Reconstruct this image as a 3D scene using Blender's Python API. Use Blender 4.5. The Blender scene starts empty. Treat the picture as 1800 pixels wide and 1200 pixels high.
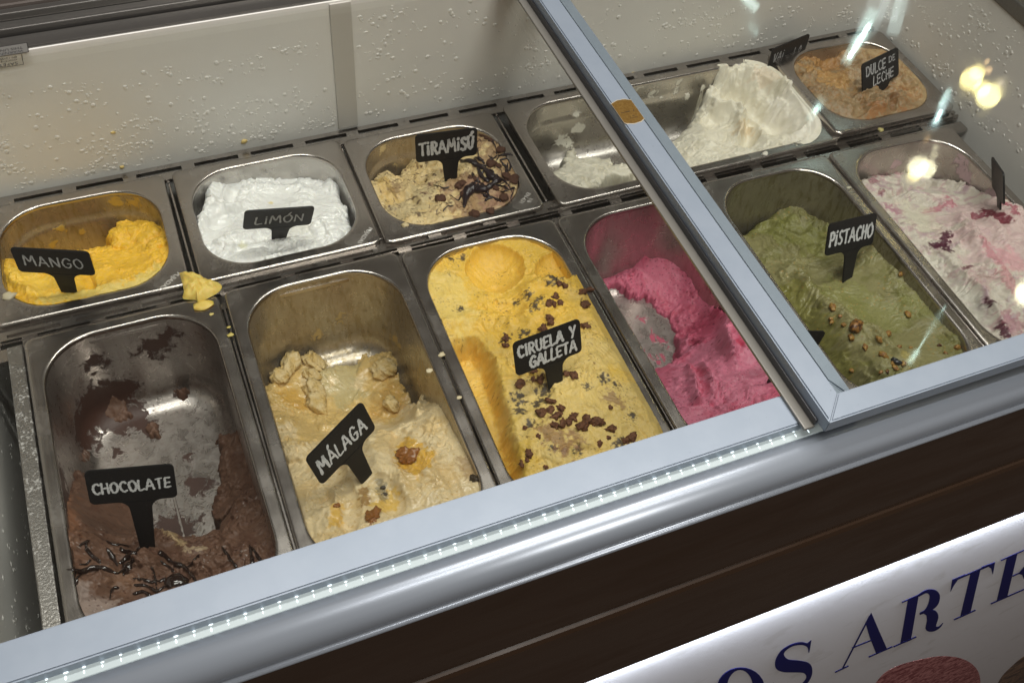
import bpy, bmesh, math, random
import numpy as np
from mathutils import Matrix, Vector
random.seed(7)
scene = bpy.context.scene
col = scene.collection

# ------------------------------------------------------------------ camera
CAM = np.array([0.171579, -0.645345, 0.736745])
ROT = np.array([[0.924501, 0.252882, -0.285216], [-0.373358, 0.751548, -0.543857], [0.076822, 0.609284, 0.789222]])
FPX = 1744.0
cd = bpy.data.cameras.new('camera'); cam = bpy.data.objects.new('camera', cd); col.objects.link(cam)
cd.sensor_width = 36.0; cd.lens = 36.0 * FPX / 1800.0; cd.clip_start = 0.02; cd.clip_end = 100
M4 = Matrix([list(ROT[i]) + [CAM[i]] for i in range(3)] + [[0, 0, 0, 1]])
cam.matrix_world = M4
scene.camera = cam

# ------------------------------------------------------------------ world and lights
world = bpy.data.worlds.new('World'); scene.world = world; world.use_nodes = True
bg = world.node_tree.nodes['Background']
bg.inputs[0].default_value = (0.30, 0.245, 0.21, 1); bg.inputs[1].default_value = 0.23
def area(name, loc, target, sx, sy, power, color, shape='RECTANGLE'):
    l = bpy.data.lights.new(name, 'AREA'); l.shape = shape; l.size = sx; l.size_y = sy
    l.energy = power; l.color = color
    o = bpy.data.objects.new(name, l); col.objects.link(o); o.location = loc
    z = (Vector(loc) - Vector(target)).normalized(); y = z.cross(Vector((1, 0, 0))).normalized(); x = y.cross(z)
    m = Matrix((x, y, z)).transposed().to_4x4(); m.translation = loc; o.matrix_world = m
    return o
def globe(name, loc, r, power, color):
    l = bpy.data.lights.new(name, 'POINT'); l.shadow_soft_size = r; l.energy = power; l.color = color
    o = bpy.data.objects.new(name, l); col.objects.link(o); o.location = loc
    return o
area('ceiling_light', (0.70, 0.18, 2.1), (0.50, -0.05, 0), 1.9, 0.16, 29, (1.0, 0.965, 0.91))
area('front_fill', (0.75, -1.75, 1.75), (0.45, 0.15, 0.02), 0.6, 0.4, 18, (1.0, 0.955, 0.885))  # added fill from the customer side, brightens the rear liner
area('ceiling_light', (0.45, -0.55, 2.3), (0.45, -0.05, 0), 2.2, 0.12, 25, (1.0, 0.97, 0.925))
def mirror_ray(px, py, zg, dist):
    d = ROT @ np.array([(px - 900) / FPX, -(py - 600) / FPX, -1.0]); d /= np.linalg.norm(d)
    p = CAM + d * (zg - CAM[2]) / d[2]; d[2] = -d[2]
    return tuple(p + d * dist)
# lamps of the shop that mirror in the glass of the raised door
WARM = (1.0, 0.86, 0.55)
YEL = (1.0, 0.80, 0.30); CREAM = (1.0, 0.90, 0.62); ORA = (1.0, .62, .3)
for px, py, r, p, c in ((1706, 142, .026, .26, YEL), (1716, 132, .018, .10, YEL), (1736, 172, .028, .34, (1.0, .83, .36)), (1724, 160, .02, .12, YEL), (1736, 127, .008, .012, ORA), (1757, 150, .008, .010, (1, .8, .6)), (1733, 112, .006, .006, ORA),
                        (1612, 296, .023, .22, CREAM), (1628, 300, .021, .16, CREAM), (1606, 310, .016, .08, YEL), (1640, 276, .009, .010, CREAM), (1628, 247, .007, .006, ORA), (1643, 262, .007, .008, CREAM), (1804, 522, .024, .30, CREAM), (1796, 512, .016, .12, CREAM)):
    globe('pendant_lamp', mirror_ray(px, py, .171, 1.75), r, p, c)
def tube_light(a, b, w, power, color, dist=1.6, zg=.171):
    A = Vector(mirror_ray(*a, zg, dist)); B = Vector(mirror_ray(*b, zg, dist)); mid = (A + B) / 2
    l = bpy.data.lights.new('window_slit', 'AREA'); l.shape = 'RECTANGLE'; l.size = (B - A).length; l.size_y = w
    l.energy = power; l.color = color
    o = bpy.data.objects.new('window_slit', l); col.objects.link(o)
    z = (mid - Vector((0.7, 0, 0.17))).normalized(); x = (B - A).normalized(); y = z.cross(x).normalized(); z = x.cross(y)
    m = Matrix((x, y, z)).transposed().to_4x4(); m.translation = mid; o.matrix_world = m
TEAL = (.74, 1.0, .95)
for a, b, w, p, c in (((1526, 48), (1492, 104), .010, .075, TEAL), ((1536, 20), (1484, 116), .026, .030, TEAL), ((1560, -30), (1520, 60), .05, .022, (.85, .95, .95)), ((1588, -12), (1568, 64), .03, .020, (.8, .97, .96)), ((1572, -20), (1556, 40), .05, .016, (.85, .93, .93)),
                      ((1664, 172), (1640, 224), .016, .016, (.72, .95, 1.0)), ((1652, 198), (1644, 218), .006, .012, TEAL), ((1668, 160), (1650, 190), .012, .008, TEAL), ((1440, 190), (1430, 200), .012, .010, TEAL), ((1446, 176), (1420, 216), .02, .006, TEAL), ((1330, 20), (1300, -10), .02, .016, (.8, 1, .97)), ((1316, 44), (1330, 64), .008, .003, TEAL),
                      ((1660, 540), (1598, 640), .004, .010, TEAL), ((1612, 618), (1596, 640), .012, .006, TEAL)):
    tube_light(a, b, w, p, c)
area('panel_light', (0.75, -.4155, -.148), (0.75, -.409, -.4), 1.4, .006, 4.2, (.86, .92, 1.0))

scene.view_settings.view_transform = 'Standard'; scene.view_settings.look = 'None'
scene.view_settings.exposure = 0.0; scene.view_settings.gamma = 1.0
scene.render.engine = 'CYCLES'
scene.cycles.use_denoising = True
scene.cycles.max_bounces = 8; scene.cycles.transparent_max_bounces = 10
scene.cycles.sample_clamp_indirect = 4.0
scene.cycles.caustics_reflective = False; scene.cycles.caustics_refractive = False

# ------------------------------------------------------------------ measuring helpers
def raydir(px, py):
    d = ROT @ np.array([(px - 900) / FPX, -(py - 600) / FPX, -1.0]); return d / np.linalg.norm(d)
def at_z(px, py, z): d = raydir(px, py); return CAM + d * (z - CAM[2]) / d[2]
def at_y(px, py, y): d = raydir(px, py); return CAM + d * (y - CAM[1]) / d[1]
def at_x(px, py, x): d = raydir(px, py); return CAM + d * (x - CAM[0]) / d[0]

# ------------------------------------------------------------------ object helpers
def link(o, parent=None):
    col.objects.link(o)
    if parent is not None:
        o.parent = parent
    return o
def tag(o, label, cat, group=None, kind=None):
    o['label'] = label; o['category'] = cat
    if group: o['group'] = group
    if kind: o['kind'] = kind
    return o
def thing(name, loc, label, cat, group=None):
    o = bpy.data.objects.new(name, None); o.empty_display_size = .02; o.location = loc; col.objects.link(o)
    return tag(o, label, cat, group)
def mesh_obj(name, verts, faces, mat, parent=None, smooth=True, origin=None):
    v = np.asarray(verts, float)
    off = np.array(parent.location if (parent is not None and origin is None) else (origin if origin is not None else (0, 0, 0)))
    if parent is not None and parent.parent is not None and origin is None:
        off = off + np.array(parent.parent.location)
    me = bpy.data.meshes.new(name); me.from_pydata((v - off).tolist(), [], [tuple(int(i) for i in f) for f in faces]); me.update()
    if smooth: me.polygons.foreach_set('use_smooth', [True] * len(me.polygons))
    if mat: me.materials.append(mat)
    o = bpy.data.objects.new(name, me)
    if parent is None and origin is not None: o.location = origin
    return link(o, parent)
class MB:
    def __init__(s): s.v = []; s.f = []
    def add(s, v, f):
        n = len(s.v); s.v += [tuple(p) for p in v]; s.f += [tuple(i + n for i in q) for q in f]
    def box(s, x0, x1, y0, y1, z0, z1, bev=0.0):
        if bev <= 0:
            s.add([(x, y, z) for z in (z0, z1) for y in (y0, y1) for x in (x0, x1)],
                  [(0, 2, 3, 1), (4, 5, 7, 6), (0, 1, 5, 4), (2, 6, 7, 3), (0, 4, 6, 2), (1, 3, 7, 5)])
        else:
            bm = bmesh.new(); bmesh.ops.create_cube(bm, size=1)
            for q in bm.verts: q.co = ((x0 + x1) / 2 + q.co.x * (x1 - x0), (y0 + y1) / 2 + q.co.y * (y1 - y0), (z0 + z1) / 2 + q.co.z * (z1 - z0))
            bmesh.ops.bevel(bm, geom=bm.edges[:], offset=bev, segments=2, affect='EDGES', profile=.5)
            bm.verts.index_update(); s.add([q.co[:] for q in bm.verts], [[q.index for q in f.verts] for f in bm.faces]); bm.free()
        return s
    def prism_x(s, prof, x0, x1):           # profile in (y, z), swept along x
        n = len(prof)
        v = [(x0, y, z) for y, z in prof] + [(x1, y, z) for y, z in prof]
        f = [(i, (i + 1) % n, (i + 1) % n + n, i + n) for i in range(n)] + [tuple(range(n))[::-1], tuple(range(n, 2 * n))]
        s.add(v, f); return s
    def build(s, name, mat, parent=None, smooth=False, origin=None):
        return mesh_obj(name, s.v, s.f, mat, parent, smooth, origin)

# ------------------------------------------------------------------ materials
class NT:
    def __init__(s, name):
        s.m = bpy.data.materials.new(name); s.m.use_nodes = True; s.t = s.m.node_tree; s.t.nodes.clear()
        s.out = s.t.nodes.new('ShaderNodeOutputMaterial')
    def n(s, typ, **kw):
        x = s.t.nodes.new(typ)
        for k, v in kw.items():
            if k.startswith('i_'): x.inputs[k[2:].replace('_', ' ')].default_value = v
            else: setattr(x, k, v)
        return x
    def l(s, a, b): s.t.links.new(a, b)
    def coord(s, scale=(1, 1, 1)):
        c = s.n('ShaderNodeTexCoord'); m = s.n('ShaderNodeMapping'); m.inputs['Scale'].default_value = scale
        s.l(c.outputs['Object'], m.inputs['Vector']); return m.outputs['Vector']
    def noise(s, vec, scale, detail=4, rough=.55, dist=0):
        x = s.n('ShaderNodeTexNoise'); x.inputs['Scale'].default_value = scale; x.inputs['Detail'].default_value = detail
        x.inputs['Roughness'].default_value = rough; x.inputs['Distortion'].default_value = dist
        s.l(vec, x.inputs['Vector']); return x.outputs['Fac']
    def ramp(s, fac, a, b, va=0.0, vb=1.0):
        x = s.n('ShaderNodeMapRange'); x.clamp = True; x.interpolation_type = 'SMOOTHSTEP'
        x.inputs['From Min'].default_value = a; x.inputs['From Max'].default_value = b
        x.inputs['To Min'].default_value = va; x.inputs['To Max'].default_value = vb
        s.l(fac, x.inputs['Value']); return x.outputs['Result']
    def math(s, op, a, b=None):
        x = s.n('ShaderNodeMath', operation=op)
        for i, q in enumerate((a, b)):
            if q is None: continue
            if isinstance(q, (int, float)): x.inputs[i].default_value = q
            else: s.l(q, x.inputs[i])
        return x.outputs[0]
    def mix(s, fac, a, b):
        x = s.n('ShaderNodeMix', data_type='RGBA')
        for i, q in ((0, fac), (6, a), (7, b)):
            if isinstance(q, (int, float)): x.inputs[i].default_value = q
            elif isinstance(q, tuple): x.inputs[i].default_value = (q + (1,))[:4]
            else: s.l(q, x.inputs[i])
        return x.outputs[2]
    def bump(s, h, strength, dist=.001, prev=None):
        x = s.n('ShaderNodeBump'); x.inputs['Strength'].default_value = strength; x.inputs['Distance'].default_value = dist
        s.l(h, x.inputs['Height'])
        if prev is not None: s.l(prev, x.inputs['Normal'])
        return x.outputs['Normal']
    def principled(s, color, rough=.5, metal=0.0, normal=None, **kw):
        p = s.n('ShaderNodeBsdfPrincipled')
        for k, q in (('Base Color', color), ('Roughness', rough), ('Metallic', metal)):
            if isinstance(q, tuple): p.inputs[k].default_value = (q + (1,))[:4]
            elif isinstance(q, (int, float)): p.inputs[k].default_value = q
            else: s.l(q, p.inputs[k])
        for k, q in kw.items():
            k = k.replace('_', ' ')
            if isinstance(q, (int, float)): p.inputs[k].default_value = q
            elif isinstance(q, tuple): p.inputs[k].default_value = q
            else: s.l(q, p.inputs[k])
        if normal is not None: s.l(normal, p.inputs['Normal'])
        s.l(p.outputs[0], s.out.inputs['Surface']); return p
def simple(name, color, rough=.5, metal=0.0, **kw):
    t = NT(name); t.principled(color, rough, metal, **kw); return t.m

def steel_material():
    t = NT('stainless_steel'); v = t.coord(); vs = t.coord((1, 6, 1))
    n1 = t.noise(v, 25, 5); n2 = t.noise(v, 260, 3); n3 = t.noise(v, 9, 3, .5, .6)
    smudge = t.math('ADD', t.math('MULTIPLY', n1, .55), t.math('MULTIPLY', n2, .45))
    rough = t.ramp(n1, .3, .7, .21, .29)
    c = t.mix(t.ramp(n3, .35, .7), (.44, .405, .38), (.49, .455, .43))
    fr = t.ramp(t.math('ADD', t.math('MULTIPLY', n2, .5), t.math('MULTIPLY', n1, .55)), .56, .66)
    c2 = c
    t.principled(c2, rough, t.ramp(fr, 0, 1, 1.0, .9)); return t.m
STEEL = steel_material()

def frosty_steel():
    t = NT('frosted_steel'); v = t.coord(); n1 = t.noise(v, 60, 4); n2 = t.noise(v, 420, 3)
    fr = t.ramp(t.math('ADD', t.math('MULTIPLY', n1, .5), t.math('MULTIPLY', n2, .5)), .5, .66)
    c = t.mix(fr, (.44, .42, .40), (.50, .49, .48))
    t.principled(c, t.ramp(fr, 0, 1, .3, .6), t.ramp(fr, 0, 1, 1, .15), t.bump(n2, .35, .0008)); return t.m
FSTEEL = frosty_steel()

def basin_material(name, film_c, thick_c, tint):
    t = NT(name); v = t.coord(); vs = t.coord((1, 1, .28))
    a = t.n('ShaderNodeAttribute', attribute_name='film'); th = t.n('ShaderNodeAttribute', attribute_name='thin')
    n1 = t.noise(v, 80, 7, .66, .9); n2 = t.noise(vs, 190, 5, .6, .5); n3 = t.noise(v, 500, 2)
    nn = t.math('ADD', t.math('MULTIPLY', n1, .74), t.math('MULTIPLY', n2, .26))
    thick = t.ramp(t.math('SUBTRACT', t.math('ADD', a.outputs['Fac'], nn), 1.0), -.035, .035)
    halo = t.ramp(t.math('SUBTRACT', t.math('ADD', a.outputs['Fac'], nn), 1.0), -.13, .02, 0.0, .5)
    streak = t.ramp(n2, .42, .68)
    thin = t.math('MAXIMUM', halo, t.math('MULTIPLY', th.outputs['Fac'], t.math('ADD', t.math('MULTIPLY', streak, .45), .55)))
    metal_c = t.mix(t.noise(v, 18, 3), (.50, .47, .44), (.58, .55, .52))
    c = t.mix(thin, metal_c, film_c)
    c = t.mix(thick, c, t.mix(n3, thick_c, tuple(min(1, q * 1.25) for q in thick_c)))
    mt = t.math('MULTIPLY', t.math('SUBTRACT', 1.0, thick), t.math('SUBTRACT', 1.0, t.math('MULTIPLY', thin, tint)))
    r = t.math('ADD', t.ramp(n1, .3, .7, .24, .38), t.math('MULTIPLY', thick, .18))
    h = t.math('ADD', t.math('MULTIPLY', thick, 1.0), t.math('MULTIPLY', n3, .25))
    t.principled(c, r, mt, t.bump(h, .5, .0012)); return t.m

def ice_material(name, rough=.5, sss=.12, grain=.25, gscale=700, coat=0.0):
    t = NT(name); v = t.coord()
    a = t.n('ShaderNodeVertexColor', layer_name='Col'); w = t.n('ShaderNodeAttribute', attribute_name='wet')
    n1 = t.noise(v, 110, 4, .6); n2 = t.noise(v, gscale, 3, .6); n3 = t.noise(v, gscale * 2.6, 2)
    hs = t.n('ShaderNodeHueSaturation'); t.l(a.outputs['Color'], hs.inputs['Color']); t.l(t.ramp(n1, .25, .75, .93, 1.07), hs.inputs['Value'])
    t.l(t.ramp(n2, .3, .7, .95, 1.05), hs.inputs['Saturation'])
    nrm = t.bump(t.math('ADD', n2, t.math('MULTIPLY', n3, .6)), grain * .75, .0008)
    r = t.math('SUBTRACT', rough, t.math('MULTIPLY', w.outputs['Fac'], rough * .72))
    kw = dict(Subsurface_Weight=sss * .5, Subsurface_Scale=.0022, Subsurface_Radius=(1.0, .8, .5), Specular_IOR_Level=.42)
    p = t.principled(hs.outputs['Color'], r, 0.0, nrm, **kw)
    if coat: t.l(t.math('MULTIPLY', w.outputs['Fac'], coat), p.inputs['Coat Weight']); p.inputs['Coat Roughness'].default_value = .08
    return t.m

def frame_material():
    t = NT('anodised_frame'); u = t.coord()
    n1 = t.noise(u, 40, 3); n2 = t.noise(u, 14, 4); n3 = t.noise(u, 900, 2)
    c = t.mix(t.ramp(n1, .3, .7), (.275, .325, .395), (.295, .345, .415))
    d = t.ramp(t.math('ADD', t.math('MULTIPLY', n2, .8), t.math('MULTIPLY', n1, .2)), .55, .72)
    c = t.mix(t.math('MULTIPLY', d, .16), c, (.22, .26, .31))
    sp = t.ramp(t.noise(u, 420, 2), .74, .77); c = t.mix(t.math('MULTIPLY', sp, .5), c, (.12, .13, .14))
    t.principled(c, t.ramp(n3, .2, .8, .38, .44), .22); return t.m
FRAME = frame_material()
def bumper_material():
    t = NT('polished_rail'); v = t.coord((.6, 40, 40)); n1 = t.noise(v, 8, 3)
    t.principled(t.mix(n1, (.33, .37, .43), (.365, .405, .465)), t.ramp(t.noise(t.coord((.3, 6, 6)), 12, 4, .6, .4), .3, .75, .29, .36), .42); return t.m
BUMPER = bumper_material()

def liner_material():
    t = NT('frosted_liner'); v = t.coord(); vs = t.coord((.35, 1, 2.2))
    n1 = t.noise(v, 5, 4); n2 = t.noise(v, 330, 4, .7); n3 = t.noise(vs, 14, 4, .5, .3)
    c = t.mix(t.ramp(n1, .3, .7), (.84, .82, .775), (.88, .865, .83))
    c = t.mix(t.ramp(n3, .56, .78, 0, .3), c, (.80, .77, .715))
    h = t.math('ADD', t.math('MULTIPLY', n2, .5), t.math('MULTIPLY', n3, .5))
    t.principled(c, t.ramp(n3, .3, .7, .36, .5), 0.0, t.bump(h, .2, .0015)); return t.m
LINER = liner_material()
DROP = simple('frozen_drops', (.84, .82, .78), .34, Specular_IOR_Level=.45)

def glass_material():
    t = NT('door_glass'); fr = t.n('ShaderNodeFresnel'); ge = t.n('ShaderNodeNewGeometry'); t.l(t.ramp(ge.outputs['Backfacing'], 0, 1, 1.5, 1 / 1.5), fr.inputs['IOR'])
    tr = t.n('ShaderNodeBsdfTransparent'); tr.inputs[0].default_value = (.955, .965, .955, 1)
    gl = t.n('ShaderNodeBsdfGlossy'); t.l(t.ramp(t.noise(t.coord(), 30, 5, .6, .5), .35, .75, .018, .075), gl.inputs['Roughness']); gl.inputs[0].default_value = (.95, 1, .97, 1)
    mx = t.n('ShaderNodeMixShader'); t.l(fr.outputs[0], mx.inputs[0])
    t.l(tr.outputs[0], mx.inputs[1]); t.l(gl.outputs[0], mx.inputs[2]); t.l(mx.outputs[0], t.out.inputs['Surface']); return t.m
GLASS = glass_material()
BLACKP = (lambda t: (t.principled(t.mix(t.ramp(t.noise(t.coord(), 600, 2), .68, .72), (.011, .011, .012), (.04, .04, .04)), .42, 0.0, Specular_IOR_Level=.25), t.m)[1])(NT('sign_plastic'))
def chalk_material():
    t = NT('chalk_marker'); v = t.coord(); n = t.noise(v, 1300, 3, .7)
    t.principled(t.mix(t.ramp(n, .3, .7), (.44, .45, .47), (.80, .81, .82)), .7); return t.m
CHALK = chalk_material()
def faded_chalk():
    t = NT('worn_chalk'); v = t.coord(); n = t.noise(v, 900, 3, .7)
    t.principled(t.mix(t.ramp(n, .35, .65), (.16, .16, .17), (.55, .55, .56)), .7); return t.m
WORN = faded_chalk()

# ------------------------------------------------------------------ numpy noise
def _hash(ix, iy, seed):
    h = (ix.astype(np.int64) * 374761393 + iy.astype(np.int64) * 668265263 + seed * 2147483647) & 0xffffffff
    h = ((h ^ (h >> 13)) * 1274126177) & 0xffffffff
    return (h ^ (h >> 16)) & 0xffffffff
def gnoise(x, y, seed=0):
    ix = np.floor(x); iy = np.floor(y); fx = x - ix; fy = y - iy
    sx = fx * fx * fx * (fx * (fx * 6 - 15) + 10); sy = fy * fy * fy * (fy * (fy * 6 - 15) + 10)
    def g(dx, dy):
        a = _hash(ix + dx, iy + dy, seed) / 4294967296.0 * 2 * np.pi
        return np.cos(a) * (fx - dx) + np.sin(a) * (fy - dy)
    n0 = g(0, 0) * (1 - sx) + g(1, 0) * sx; n1 = g(0, 1) * (1 - sx) + g(1, 1) * sx
    return (n0 * (1 - sy) + n1 * sy) * 1.5
def fbm(x, y, scale, octv=4, seed=0, gain=.5):
    s = 0; a = 1; t = 0; f = 1.0 / scale
    for o in range(octv):
        s = s + a * gnoise(x * f + 17.3 * o, y * f - 9.1 * o, seed + o * 31); t += a; a *= gain; f *= 2.03
    return s / t * 1.5
def ridged(x, y, scale, octv=3, seed=0):
    s = 0; a = 1; t = 0; f = 1.0 / scale
    for o in range(octv):
        s = s + a * (1 - 2 * np.abs(gnoise(x * f + 5.7 * o, y * f + 3.3 * o, seed + o * 13))); t += a; a *= .5; f *= 2.1
    return s / t
def sstep(x, a, b):
    t = np.clip((x - a) / (b - a), 0, 1); return t * t * (3 - 2 * t)
def seg_dist(X, Y, poly, closed=False):
    d = np.full(X.shape, 1e9); n = len(poly)
    for i in range(n if closed else n - 1):
        ax, ay = poly[i]; bx, by = poly[(i + 1) % n]; ex, ey = bx - ax, by - ay
        L = ex * ex + ey * ey + 1e-9; t = np.clip(((X - ax) * ex + (Y - ay) * ey) / L, 0, 1)
        d = np.minimum(d, np.hypot(X - ax - t * ex, Y - ay - t * ey))
    return d
def poly_sd(X, Y, poly):
    d = seg_dist(X, Y, poly, True); ins = np.zeros(X.shape, bool); n = len(poly)
    for i in range(n):
        ax, ay = poly[i]; bx, by = poly[(i + 1) % n]
        c = ((ay > Y) != (by > Y)) & (X < (bx - ax) * (Y - ay) / (by - ay + 1e-12) + ax); ins ^= c
    return np.where(ins, -d, d)
def catmull(P, per=8):
    P = [np.array(p, float) for p in P]
    if len(P) < 3: return [P[0] + (P[-1] - P[0]) * i / per for i in range(per + 1)]
    Q = [2 * P[0] - P[1]] + P + [2 * P[-1] - P[-2]]; out = []
    for i in range(1, len(Q) - 2):
        p0, p1, p2, p3 = Q[i - 1:i + 3]
        for k in range(per):
            t = k / per
            out.append(.5 * (2 * p1 + (p2 - p0) * t + (2 * p0 - 5 * p1 + 4 * p2 - p3) * t * t + (3 * p1 - p0 - 3 * p2 + p3) * t ** 3))
    out.append(P[-1]); return out
def bm_obj(name, bm, mat, parent, smooth=False):
    me = bpy.data.meshes.new(name); bm.to_mesh(me); bm.free(); me.materials.append(mat)
    return link(bpy.data.objects.new(name, me), parent)
# ------------------------------------------------------------------ pans
PAN = {  # back-left corner x, y, turn, width, depth, bowl depth, lift
 'mango': (-.0014, .1851, -.0137, .1759, .1577, .085, 0.0), 'limon': (.182, .1833, -.0039, .1794, .1611, .085, .0006),
 'tira': (.3644, .1791, -.0049, .1756, .1607, .085, .0), 'van': (.5546, .1852, .0007, .3585, .171, .082, .0),
 'dulce': (.9082, .1782, -.0023, .172, .1603, .085, .006), 'choc': (.0191, .0053, .0063, .1738, .325, .115, .0),
 'mal': (.1983, .0066, -.0063, .1723, .325, .115, .0004), 'cir': (.373, .0026, -.0115, .1665, .325, .115, .0),
 'ras': (.5425, -.0002, -.007, .1665, .325, .115, .0), 'pis': (.7111, .0006, -.0089, .1697, .325, .115, .0),
 'che': (.8835, -.0007, -.0083, .174, .325, .115, .0)}
def to_world(n, U, V):                     # pan millimetres (from the left, from the back) to metres
    x, y, a = PAN[n][:3]; c, s = math.cos(a), math.sin(a)
    return x + (U * c + V * s) * .001, y + (U * s - V * c) * .001
def to_pan(n, p):
    x, y, a = PAN[n][:3]; c, s = math.cos(a), math.sin(a); dx, dy = p[0] - x, p[1] - y
    return np.array([(dx * c + dy * s) * 1000, (dx * s - dy * c) * 1000])
def rr(hw, hd, r, nc=12, ns=14):
    r = min(r, hw * .98, hd * .98); pts = []
    cs = [(hw - r, hd - r, 0), (-hw + r, hd - r, 90), (-hw + r, -hd + r, 180), (hw - r, -hd + r, 270)]
    for k, (cx, cy, a0) in enumerate(cs):
        for i in range(nc + 1):
            a = math.radians(a0 + 90 * i / nc); pts.append((cx + r * math.cos(a), cy + r * math.sin(a)))
        nx, ny, na = cs[(k + 1) % 4]; a = math.radians(na); q = (nx + r * math.cos(a), ny + r * math.sin(a)); p = pts[-1]
        for i in range(1, ns): pts.append((p[0] + (q[0] - p[0]) * i / ns, p[1] + (q[1] - p[1]) * i / ns))
    return pts
def inset_at(z, small):                    # wall inset in mm at height z (mm, negative) below the rim
    d = -z
    w = 12.6 + d * .035
    if small: w += 2.2 * float(sstep(np.array(d), 24, 30))
    return w
FILM = {}
def pan_rings(n, w, d, depth, which, nc, ns):
    small = n in ('mango', 'limon', 'tira', 'van', 'dulce'); r0 = 50 if not small else 47
    if which == 'rim':
        R = [(0, 8, -8), (0, 8, -3.2), (.25, 8, -1.6), (.9, 7.6, -.6), (2.0, 7, -.12), (3.2, 7, 0), (5.5, 12, .0), (8.0, r0 - 6, .05), (9.6, r0 - 1, .12), (10.6, r0, .05), (11.4, r0, -.35), (12.0, r0 - .5, -1.1), (12.4, r0 - .8, -2.4), (12.6, r0 - 1, -4)]
    else:
        R = []; z = -4.0; flo = -depth * 1000
        while z > flo + 22: R.append((inset_at(z, small), r0 - 1 + z * .05, z)); z -= 3.0
        for k in range(9):
            a = math.pi / 2 * k / 8; R.append((inset_at(flo + 22, small) + 22 * (1 - math.cos(a)), r0 - 1 + z * .05 - 12 * (1 - math.cos(a)), flo + 22 - 22 * math.sin(a)))
        base = R[-1]
        for k in range(1, 12): R.append((base[0] + (min(w, d) / 2 - base[0] - 1.5) * k / 11, max(base[1] - 3 * k, .8), flo))
    out = []
    for ins, r, z in R:
        out.append([(p[0] + w / 2, d / 2 - p[1], z) for p in rr(w / 2 - ins, d / 2 - ins, max(r, .5), nc, ns)])
    return out
def rings_mesh(n, rings, close):
    v = []; f = []; m = len(rings[0])
    for R in rings: v += R
    for k in range(len(rings) - 1):
        for i in range(m):
            j = (i + 1) % m; f.append((k * m + i, k * m + j, (k + 1) * m + j, (k + 1) * m + i))
    if close: f.append(tuple((len(rings) - 1) * m + i for i in range(m)))
    a = np.array(v); X, Y = to_world(n, a[:, 0], a[:, 1]); return np.stack([X, Y, a[:, 2] * .001 + PAN[n][6]], 1), f
PANLABEL = {
 'mango': 'square steel pan holding the mango ice cream, in the rear row', 'limon': 'square steel pan holding the white lemon sorbet',
 'tira': 'square steel pan holding the tiramisu ice cream', 'van': 'long steel pan lying crosswise with the vanilla ice cream',
 'dulce': 'square steel pan of dulce de leche ice cream in the far corner', 'choc': 'nearly scraped-out deep steel pan of chocolate ice cream',
 'mal': 'deep steel pan of cream-coloured malaga ice cream', 'cir': 'deep steel pan of yellow plum and biscuit ice cream',
 'ras': 'deep steel pan of pink raspberry ice cream', 'pis': 'deep steel pan of green pistachio ice cream',
 'che': 'deep steel pan of white ice cream with cherry swirls'}
FILMC = {'mango': ((.24, .18, .06), (.50, .33, .06), .6), 'limon': ((.55, .54, .51), (.75, .76, .74), .35), 'tira': ((.30, .20, .07), (.68, .54, .28), .62),
 'van': ((.42, .38, .32), (.70, .67, .58), .22), 'dulce': ((.28, .19, .10), (.34, .22, .10), .5), 'choc': ((.13, .075, .06), (.050, .021, .014), .2),
 'mal': ((.27, .20, .085), (.46, .34, .15), .58), 'cir': ((.62, .43, .10), (.72, .50, .11), .8), 'ras': ((.17, .055, .065), (.48, .09, .15), .42),
 'pis': ((.13, .105, .03), (.22, .20, .06), .72), 'che': ((.40, .31, .29), (.55, .40, .42), .35)}
THIN = {'mango': .95, 'limon': .25, 'tira': .62, 'van': .3, 'dulce': .5, 'choc': .38, 'mal': .85, 'cir': 1.0, 'ras': .42, 'pis': .9, 'che': .4}
FBASE = {'mango': .30, 'limon': .10, 'tira': .31, 'van': .30, 'dulce': .38, 'choc': .37, 'mal': .36, 'cir': .56, 'ras': .31, 'pis': .22, 'che': .33}
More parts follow.
